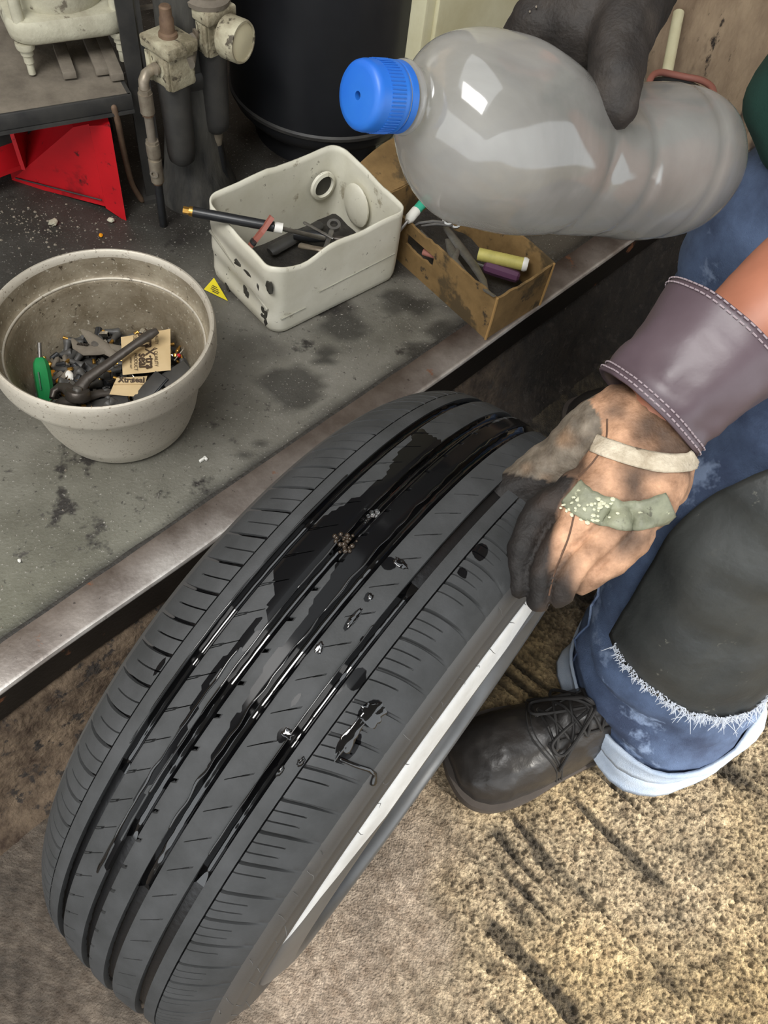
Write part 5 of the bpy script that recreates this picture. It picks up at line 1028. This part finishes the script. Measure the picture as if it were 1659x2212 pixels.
fg = MB()
for i in range(1300):
    u = random.uniform(.03, .98); p = apron_pt(u, 0); c = pth[25]; dv = (p-c); dv.z = 0; dv.normalize(); q = p+dv*.003+V(0, 0, random.uniform(0, .012)); ln = random.uniform(.003, .010)*(1 if .2 < u < .9 else .5)
    s1 = V(random.gauss(0, .5), random.gauss(0, .5), random.gauss(0, .3)); fg.tube([q, q+(V(0, 0, -.6)+dv*.3+s1)*ln*.5, q+(V(0, 0, -1)+dv*.25+s1*1.5)*ln], [.0006, .0005, .0002], 4)
fg.build('frayed_fringe', M_fray, pr, True, fix=False)['kind'] = 'stuff'
fg = MB(); tc_ = apron_pt(.20, .40); ctr = (tc_-pth[37]); ctr.z = 0; ctr.normalize()
for i in range(60):
    q = tc_+ctr*.004+V(random.gauss(0, .012), random.gauss(0, .008), random.gauss(0, .010)); s1 = V(random.gauss(0, 1), random.gauss(0, 1), random.gauss(0, 1)).normalized(); fg.tube([q, q+s1*.006+ctr*.003, q+s1*.014], [.0010, .0010, .0004], 5)
fg.build('torn_threads', M_thread, pr, True, fix=False)['kind'] = 'stuff'
# shirt
s = MB()
s.tube([V(.66, .72, .74), V(.58, .735, .82), V(.47, .75, .92), V(.41, .76, 1.03), V(.37, .76, 1.11)], [.155, .16, .165, .165, .085], 24, sq=.95, round_ends=True)
s.tube([V(.58, .75, .80), V(.46, .81, .75), V(.350, .860, .655)], [.13, .12, .075], 16, round_ends=True)
s.tube([SH_L, V(.40, .76, 1.09), SH_R], [.075, .09, .075], 16, round_ends=True)
for a_, c_ in ((SH_L, EL_L), (SH_R, EL_R)): s.tube([a_, a_.lerp(c_, .45)], [.072, .062], 16, round_ends=False)
skin('shirt', s, M_shirt, pr, .012, 5, disp=lambda p: .012*nz(p, 11, 1)+.006*nz(p, 26, 3))
bl = MB(); rg = [[V(.665, .72, .77)+V(math.cos(a)*.165*.9, math.sin(a)*.205, z*1+math.cos(a)*-.03) for a in np.linspace(0, 2*PI, 40)[:-1]] for z in (0, .035)]; bl.loft(rg, False); o = bl.build('belt', M_apron, pr); o.modifiers.new('w', 'SOLIDIFY').thickness = .006
# ---------------- lower (left) glove gripping the tyre
THP = [Vector(p) for p in ((0.1479, 0.3872, 0.6485), (0.1372, 0.3793, 0.6313), (0.1206, 0.3696, 0.6095), (0.0979, 0.3566, 0.5903), (0.0765, 0.3465, 0.5777))]
THR = [.024, .0275, .0235, .0195, .0150]
FK = [((0.1229, 0.3311, 0.6321), (0.1057, 0.3187, 0.6157), (0.0976, 0.2954, 0.6029), (0.1011, 0.2751, 0.5884)), ((0.1381, 0.3148, 0.6334), (0.1208, 0.2982, 0.6178), (0.1128, 0.2803, 0.6025), (0.1140, 0.2684, 0.5888)), ((0.1531, 0.3062, 0.6338), (0.1374, 0.2879, 0.6183), (0.1279, 0.2761, 0.6058), (0.1262, 0.2707, 0.5951)), ((0.1669, 0.3085, 0.6353), (0.1547, 0.2897, 0.6207), (0.1433, 0.2814, 0.6104), (0.1382, 0.2787, 0.6027))]
FK = [[Vector(p) for p in f] for f in FK]
def dpath(p, P, R):
    b = 9
    for i in range(len(P)-1):
        d = P[i+1]-P[i]; t = max(0, min(1, (p-P[i]).dot(d)/d.length_squared)); b = min(b, (p-P[i]-d*t).length-(R[i]*(1-t)+R[i+1]*t))
    return b
BK1, BK2 = Vector((0.1239, 0.3374, 0.6363)), Vector((0.1205, 0.2680, 0.5910)); BKN = (BK2-BK1).cross(BK1-Vector((0, 0, 1.067))).normalized()
if (Vector((0.0936, 0.3015, 0.6068))-BK1).dot(BKN) < 0: BKN = -BKN
def zone(p):
    """tan leather back, grey suede thumb, oil-black fingers"""
    n = nz(p, 60, 2); n2 = nz(p, 26, 7); n3 = nz(p, 150, 4)
    tan = Vector(lin((212, 166, 132))); su = Vector(lin((128, 118, 104))); bk_ = Vector(lin((20, 18, 17))); dirt = Vector(lin((104, 82, 66)))
    dt = dpath(p, THP, THR)-min(dpath(p, f[1:], [.0145, .0132, .0115]) for f in FK); th_ = 1 if (dpath(p, THP[1:], THR[1:]) < .004 and (p-BK1).dot(BKN) > -.022+.03*max(0, (p-BK1).dot((BK2-BK1).normalized())/-.08) and (p-BK1).dot((BK2-BK1).normalized()) < .004) else 0
    dist = (p-BK1).dot(BKN); along = (p-BK1).dot((BK2-BK1).normalized())
    c = tan.lerp(dirt, max(0, min(1, .42+n2*1.7+n*.9+max(0, along)*5)))
    if th_:
        tipd = (p-THP[-1]).length; c = su.lerp(bk_, max(0, min(.85, .55-tipd*14+n2*.9+n3*.25)))*(1+.35*n3); c = c.lerp(Vector(lin((150, 120, 92))), max(0, min(.8, (n*1.6-.25))))
    soot = max(0, min(1, (dist+.001+.007*n2)/.006))*(along > .000) if not th_ else 0; soot = max(soot, max(0, min(.9, (along-.060+.03*n2)/.02)) if not th_ else 0)
    return c.lerp(bk_, soot*.96)
def fcrease(p):
    ds = sorted(dpath(p, f, [.0138, .0122, .0112, .0096]) for f in FK); return .0045*max(0, 1-abs(ds[1]-ds[0])/.0035)*(ds[0] < .004)
g = MB()
g.tube([(0.1689, 0.3800, 0.6509), (0.1658, 0.3620, 0.6440), (0.1562, 0.3367, 0.6346), (0.1416, 0.3154, 0.6267)], [.034, .036, .035, .029], 20, sq=.72, upv=(.2, -.4, .9), round_ends=True)
g.tube([(0.1764, 0.3731, 0.6464), (0.1726, 0.3459, 0.6382), (0.1664, 0.3249, 0.6328), (0.1585, 0.3108, 0.6284)], [.028, .028, .022, .014], 16, round_ends=True)
for f in FK: g.tube([f[0].lerp(Vector((0.1639, 0.3456, 0.6356)), .35)]+list(f), [.0145, .0138, .0122, .0112, .0096], 14, round_ends=True)
g.tube(THP, THR, 16, round_ends=True)
g.tube([(0.1539, 0.3718, 0.6408), (0.1371, 0.3555, 0.6230)], [.028, .013], 12, round_ends=True)
skin('left_glove', g, M_glove, pr, .0026, 2, tint=zone, disp=lambda p: .0022*nz(p, 48, 3)+.0013*nz(p, 110, 5)-fcrease(p))
def hug(name, pts, r, m, sq=1.0, lab=None):
    o = MB().tube([Vector(p) for p in pts], r, 8, sq=sq).build(name, m, pr); 
    return o
def band(name, c, d, r, w_, m, a0, a1, upv, k_=1.0, th=.0022):
    c, d = Vector(c), Vector(d).normalized(); x, y, d = frame(d, upv); mb = MB(); rings = []
    for a in np.linspace(math.radians(a0), math.radians(a1), 30):
        e = x*math.cos(a)*r*k_+y*math.sin(a)*r; e2 = e.normalized(); rings.append([c+e-d*w_*.5, c+e+e2*th-d*w_*.5, c+e+e2*th+d*w_*.5, c+e+d*w_*.5])
    mb.loft(rings); return mb.build(name, m, pr, True, 40)
# wrist strap and grey-green band follow the back of the hand
def wrap(name, pts, w_, m, lift, seed=0, rough=0., th=.0012):
    """a flexible strip lying on the glove: its points are found on the glove's surface, seen from above the back of the hand"""
    gl = bpy.data.objects['left_glove']
    from mathutils.bvhtree import BVHTree
    bv = BVHTree.FromPolygons([v.co for v in gl.data.vertices], [tuple(p.vertices) for p in gl.data.polygons])
    fine = catmull([Vector(p) for p in pts], [1]*len(pts), 10)[0]; rows = []
    for i, p in enumerate(fine):
        d = (fine[min(i+1, len(fine)-1)]-fine[max(i-1, 0)]).normalized(); n = (GBACK-p).normalized(); s = d.cross(n).normalized(); row = []
        for k_ in np.linspace(-.5, .5, 9):
            q = p+s*w_*(k_+rough*nz((i*.3, k_*3, seed), 1)); dr = (q-GBACK).normalized(); co, no, ix, ds = bv.ray_cast(GBACK, dr)
            if co is None: co, no, ix, ds = bv.find_nearest(q)
            row.append(co-dr*.0 + no*(lift*(1-.5*(2*abs(k_))**6)))
        rows.append(row)
    o = MB().loft(rows, False, False).build(name, m, pr, True, 80); md = o.modifiers.new('w', 'SOLIDIFY'); md.thickness = th; md.offset = 0; return o
GBACK = Vector((0, 0, 1.067))
o = wrap('wrist_strap', [(0.1273, 0.3494, 0.6620), (0.1389, 0.3476, 0.6608), (0.1548, 0.3461, 0.6598), (0.1735, 0.3461, 0.6598), (0.1897, 0.3518, 0.6576), (0.2034, 0.3694, 0.6440)], .0120, M_strap, .0016)
o = wrap('reflective_band', [(0.1208, 0.3268, 0.6353), (0.1310, 0.3156, 0.6399), (0.1501, 0.3135, 0.6386), (0.1682, 0.3160, 0.6402), (0.1861, 0.3270, 0.6414)], .0195, M_band, .0012, 1, .07)
fk = MB()
for i in range(46):
    q = Vector((0.1221, 0.3136, 0.6386)).lerp(Vector((0.1442, 0.3029, 0.6555)), random.random()**1.5)+V(random.gauss(0, .004), random.gauss(0, .004), random.gauss(0, .006)); co = min((v.co for v in o.data.vertices), key=lambda c: (c-q).length); n_ = (Vector((0, -.1, 1.1))-co).normalized(); fk.ball(co+n_*.0008+V(random.gauss(0, .0015), random.gauss(0, .0015), random.gauss(0, .0015)), (random.uniform(.0008, .0026), random.uniform(.0008, .002), .0007), Matrix.Rotation(random.uniform(0, 6), 3, 'Z'), n=6, m=4)
fk.build('peeling_flakes', M_flake, pr, False)['kind'] = 'stuff'
for pts in ([(0.1375, 0.3778, 0.6566), (0.1394, 0.3646, 0.6480), (0.1339, 0.3527, 0.6379), (0.1260, 0.3420, 0.6333)], [(0.1251, 0.3405, 0.6323), (0.1255, 0.3202, 0.6310), (0.1249, 0.3015, 0.6188), (0.1206, 0.2822, 0.6062), (0.1198, 0.2667, 0.5960)]):
    wrap('glove_seam', pts, .0010, M_seam, .0002, th=.0005)
# plum leather cuff
ca, cb = Vector((0.1656, 0.3909, 0.6556)), Vector((0.2067, 0.4367, 0.7010)); cdv = (cb-ca); x, y, z = frame(cdv); mb = MB(); rings = []
for q in np.linspace(0, 1, 20):
    c = ca+cdv*q; r = .0415+.0100*q+.0035*math.exp(-(q/.08)**2); rings.append([c+(x*math.cos(a)+y*math.sin(a)*.94)*(r+.0028*nz((math.cos(a)*1.6, math.sin(a)*1.6, q*2), 1.3)+.0022*nz((math.cos(a)*2, math.sin(a)*2, q*6), 1.5)*(1-q)) for a in np.linspace(0, 2*PI, 61)[:-1]])
mb.loft(rings, False); o = mb.build('leather_cuff', M_cuff, pr, True, 60); o.modifiers.new('w', 'SOLIDIFY').thickness = .002
for q, rr_ in ((.035, 0), (.085, 0), (.94, 0), (.985, 0)):
    i = q*19; i0 = int(i); f = i-i0; ln = [Vector(rings[i0][j]).lerp(Vector(rings[min(i0+1, 19)][j]), f) for j in range(60)]; c = ca+cdv*q; st = MB()
    for j in range(60):
        a_, b_ = ln[j], ln[(j+1) % 60]; o_ = (a_-c).normalized()*.0012; st.tube([a_+o_, a_.lerp(b_, .7)+o_], .00055, 5)
    st.build('stitching', M_thread, pr, True, fix=False)
# ---------------- upper (right) glove pressing the bottle
GA2 = Vector((0.0728, 0.5319, 0.8288))
def zone2(p):
    n = .5+.5*nz(p, 50, 4); n2 = .5+.5*nz(p, 130, 2); a = Vector(lin((36, 31, 28))); b_ = Vector(lin((74, 66, 58))); return a.lerp(b_, max(0, min(1, n*.7+n2*.4-.35)))
g = MB()
g.tube([(0.0965, 0.6612, 0.8475), (0.0899, 0.6107, 0.8384), (0.0765, 0.5705, 0.8337), (0.0647, 0.5461, 0.8262)], [.034, .038, .040, .034], 20, sq=.85, round_ends=True)
g.tube([(0.0930, 0.5754, 0.8453), (0.0845, 0.5347, 0.8378), (0.0824, 0.5049, 0.8303), (0.0839, 0.4860, 0.8227), (0.0863, 0.4761, 0.8145)], [.026, .0225, .0185, .0165, .0145], 16, round_ends=True)
g.tube([(0.0682, 0.5645, 0.8322), (0.0451, 0.5495, 0.8224), (0.0335, 0.5410, 0.8144), (0.0276, 0.5419, 0.8019), (0.0326, 0.5595, 0.7811)], [.026, .0235, .0195, .0165, .0135], 16, round_ends=True)
g.tube([(0.0790, 0.5827, 0.8262), (0.0584, 0.5824, 0.8140), (0.0486, 0.5863, 0.7986), (0.0519, 0.6017, 0.7729)], [.022, .019, .016, .013], 14, round_ends=True)
g.tube([(0.0904, 0.6010, 0.8202), (0.0803, 0.6117, 0.8033), (0.0747, 0.6196, 0.7846), (0.0807, 0.6272, 0.7621)], [.020, .018, .0155, .013], 14, round_ends=True)
g.tube([(0.1069, 0.6174, 0.8189), (0.1057, 0.6267, 0.8011), (0.1044, 0.6337, 0.7818), (0.1098, 0.6382, 0.7621)], [.018, .016, .014, .012], 14, round_ends=True)
skin('right_glove', g, M_glove, pr, .0034, 4, tint=zone2, disp=lambda p: .0016*nz(p, 55, 3)+.0012*nz(p, 120, 5))
fk = MB()
for i in range(26): fk.ball(Vector((0.0370, 0.5326, 0.8251))+V(random.gauss(0, .006), random.gauss(0, .003), random.gauss(0, .004)), (random.uniform(.0006, .0018), random.uniform(.0006, .0014), .0006), n=6, m=4)
fk.build('dry_rubber_flakes', M_castd, pr, False)['kind'] = 'stuff'
MB().tube([(0.1044, 0.6607, 0.8436), (0.1259, 0.7637, 0.8487)], [.046, .052], 24, cap=False).build('leather_cuff', M_cuff, pr)
# ---------------- boots
def boot(T0, d, nm):
    T0, d = Vector(T0), Vector(d).normalized(); l = Vector((-d.y, d.x, 0)); at = lambda s, y, z: T0+d*s*1.04+l*y*1.13+V(0, 0, z*1.12)
    b = MB(); sec = [(.004, .020, .036, .030), (.014, .036, .052, .032), (.032, .046, .070, .034), (.055, .050, .080, .036), (.085, .050, .084, .036), (.115, .048, .092, .036), (.150, .044, .112, .036), (.185, .041, .125, .036), (.225, .041, .125, .036), (.262, .037, .105, .034), (.282, .028, .08, .03)]
    rings = []
    for s, w_, h, _ in sec:
        rg = []
        for a in np.linspace(0, 2*PI, 33)[:-1]:
            y_ = math.copysign(abs(math.cos(a))**.75, math.cos(a))*w_; zz = math.sin(a); z_ = .018+(h-.018)*(zz**.85 if zz > 0 else 0)-.004*(zz < 0); y_ *= (1-.25*max(0, zz)**2*(s > .1))
            rg.append(at(s, y_, z_))
        rings.append(rg)
    b.loft(rings); b.tube([at(.222, .006, .05), at(.222, .008, .10), at(.226, .014, .16)], [.041, .042, .044], 22)
    o = skin(nm, b, M_boot, pr, .0036, 5, disp=lambda p: .0016*nz(p, 34, 3)+.0008*nz(p, 90, 1))
    out = [(-.001, 0), (.002, .022), (.012, .040), (.032, .0515), (.06, .0555), (.09, .0545), (.13, .048), (.18, .043), (.23, .044), (.27, .041), (.288, .028), (.294, 0)]
    out = [(p.x, p.y) for p in catmull([V(s, y, 0) for s, y in out], [1]*len(out), 4)[0]]; ol = out+[(s, -y) for s, y in out[::-1][1:-1]]
    mb = MB(); n = len(ol)
    lay = [(.0, .97), (.004, 1.0), (.016, 1.01), (.019, .985), (.020, 1.02), (.025, 1.015), (.0255, .9)]
    mb.loft([[at(.147+(s-.147)*k_, y*k_, z) for s, y in ol] for z, k_ in lay]); mb.build('boot_sole', M_sole, pr, True, 35)
    # toe seam, eyelet flaps, tongue and laces
    from mathutils.bvhtree import BVHTree
    bv = BVHTree.FromPolygons([v.co for v in o.data.vertices], [tuple(p.vertices) for p in o.data.polygons])
    def onb(s, y, lift=.001):
        co, no, i_, ds = bv.ray_cast(at(s, y, .4), V(0, 0, -1)); 
        if co is None: co, no, i_, ds = bv.find_nearest(at(s, y, .06))
        return co+no*lift
    sm = MB(); sm.tube([onb(.092+.030*(y/.046)**2, y) for y in np.linspace(-.0465, .0465, 17)], .0013, 6); sm.tube([onb(.097+.030*(y/.046)**2, y) for y in np.linspace(-.0465, .0465, 17)], .0007, 6)
    for sg in (-1, 1): sm.tube([onb(s, sg*(.016+.010*(s-.11)/.1), .0016) for s in np.linspace(.108, .20, 10)], .0016, 6); sm.tube([onb(.108, sg*.016), onb(.112, sg*.028), onb(.122, sg*.040), onb(.130, sg*.046)], .0014, 6)
    sm.build('leather_seam', M_lace, pr)
    lc = MB(); S_ = [.116, .134, .152, .170, .188]
    for i, s in enumerate(S_):
        for sg in (-1, 1): MB().lathe([(.0016, -.0004), (.0034, 0), (.0030, .0012), (.0016, .0014)], 12, Matrix.Translation(onb(s, sg*.0225, .0008)) @ Matrix.Rotation(-.7*sg*0, 4, 'X')).build('eyelet', M_dsteel, pr)
        if i < 4:
            for sg in (-1, 1): lc.tube(catmull([onb(s, sg*.0225, .002), onb(s+.006, sg*.010, .0045), onb(s+.012, -sg*.010, .0045), onb(S_[i+1], -sg*.0225, .002)], [1]*4, 4)[0], .0022, 8)
    lc.tube([onb(.116, -.0225, .002), onb(.114, 0, .004), onb(.116, .0225, .002)], .0020, 7)
    for sg, s2, y2 in ((1, .118, .030), (-1, .124, .028), (1, .150, .036)):
        p0 = onb(.168, 0, .006); path = catmull([p0, p0+d*-.012+l*(.012*sg)+V(0, 0, .007), onb(s2, sg*y2, .006), onb(s2-.014, sg*(y2-.010), .005), onb(s2+.004, sg*(y2-.018), .006), p0+V(0, 0, -.001)], [1]*6, 6)[0]; lc.tube(path, .0021, 8)
    for sg in (1, -1): lc.tube(catmull([onb(.166, 0, .006), onb(.15, sg*.012, .009), onb(.128, sg*.030, .005), onb(.118, sg*.040, .003)], [1]*4, 6)[0], .0021, 8, round_ends=True)
    lc.build('boot_laces', M_lace, pr)
boot((.150, .303, 0), (.872, .49, 0), 'left_boot')
boot((.275, .93, 0), (.97, .22, 0), 'right_boot')

# ---------------- finer grouping: pieces that belong to a part
def under(parent_name, *names, root=None):
    for r in ([root] if root else [o for o in COL.objects if o.parent is None]):
        ch = list(r.children); P = [c for c in ch if c.name.split('.')[0] == parent_name]
        if not P: continue
        for c in ch:
            if c.name.split('.')[0] in names: c.parent = P[0]; c.matrix_parent_inverse = Matrix.Identity(4)
under('screw_cap', 'squirt_hole', 'cap_ridges', 'cap_ring', root=bt)
under('gauge_case', 'gauge_glass'); under('can_shell', 'spout_ring', 'spout_hole', 'oil_blot', 'moulding_line', 'moulded_recess', root=can)
under('left_glove', 'wrist_strap', 'reflective_band', 'peeling_flakes', 'glove_seam', root=pr); under('right_glove', 'dry_rubber_flakes', root=pr)
under('apron', 'frayed_fringe', 'torn_threads', root=pr); under('jeans', 'painted_sun_hem', 'side_seam', root=pr); under('rim_flange', 'painted_sun_edge', root=tyre); under('right_sidewall', 'mould_hairs', root=tyre)
under('paper_sleeve', 'print', 'fold'); under('motor_drum', 'tie_rod'); under('end_flange', 'foot_bolt'); under('tub_lining', 'inner_ledge', root=tub)
under('body', 'eye', 'iris', 'hair', root=pr)
for nm in ('left_boot', 'right_boot'): pass
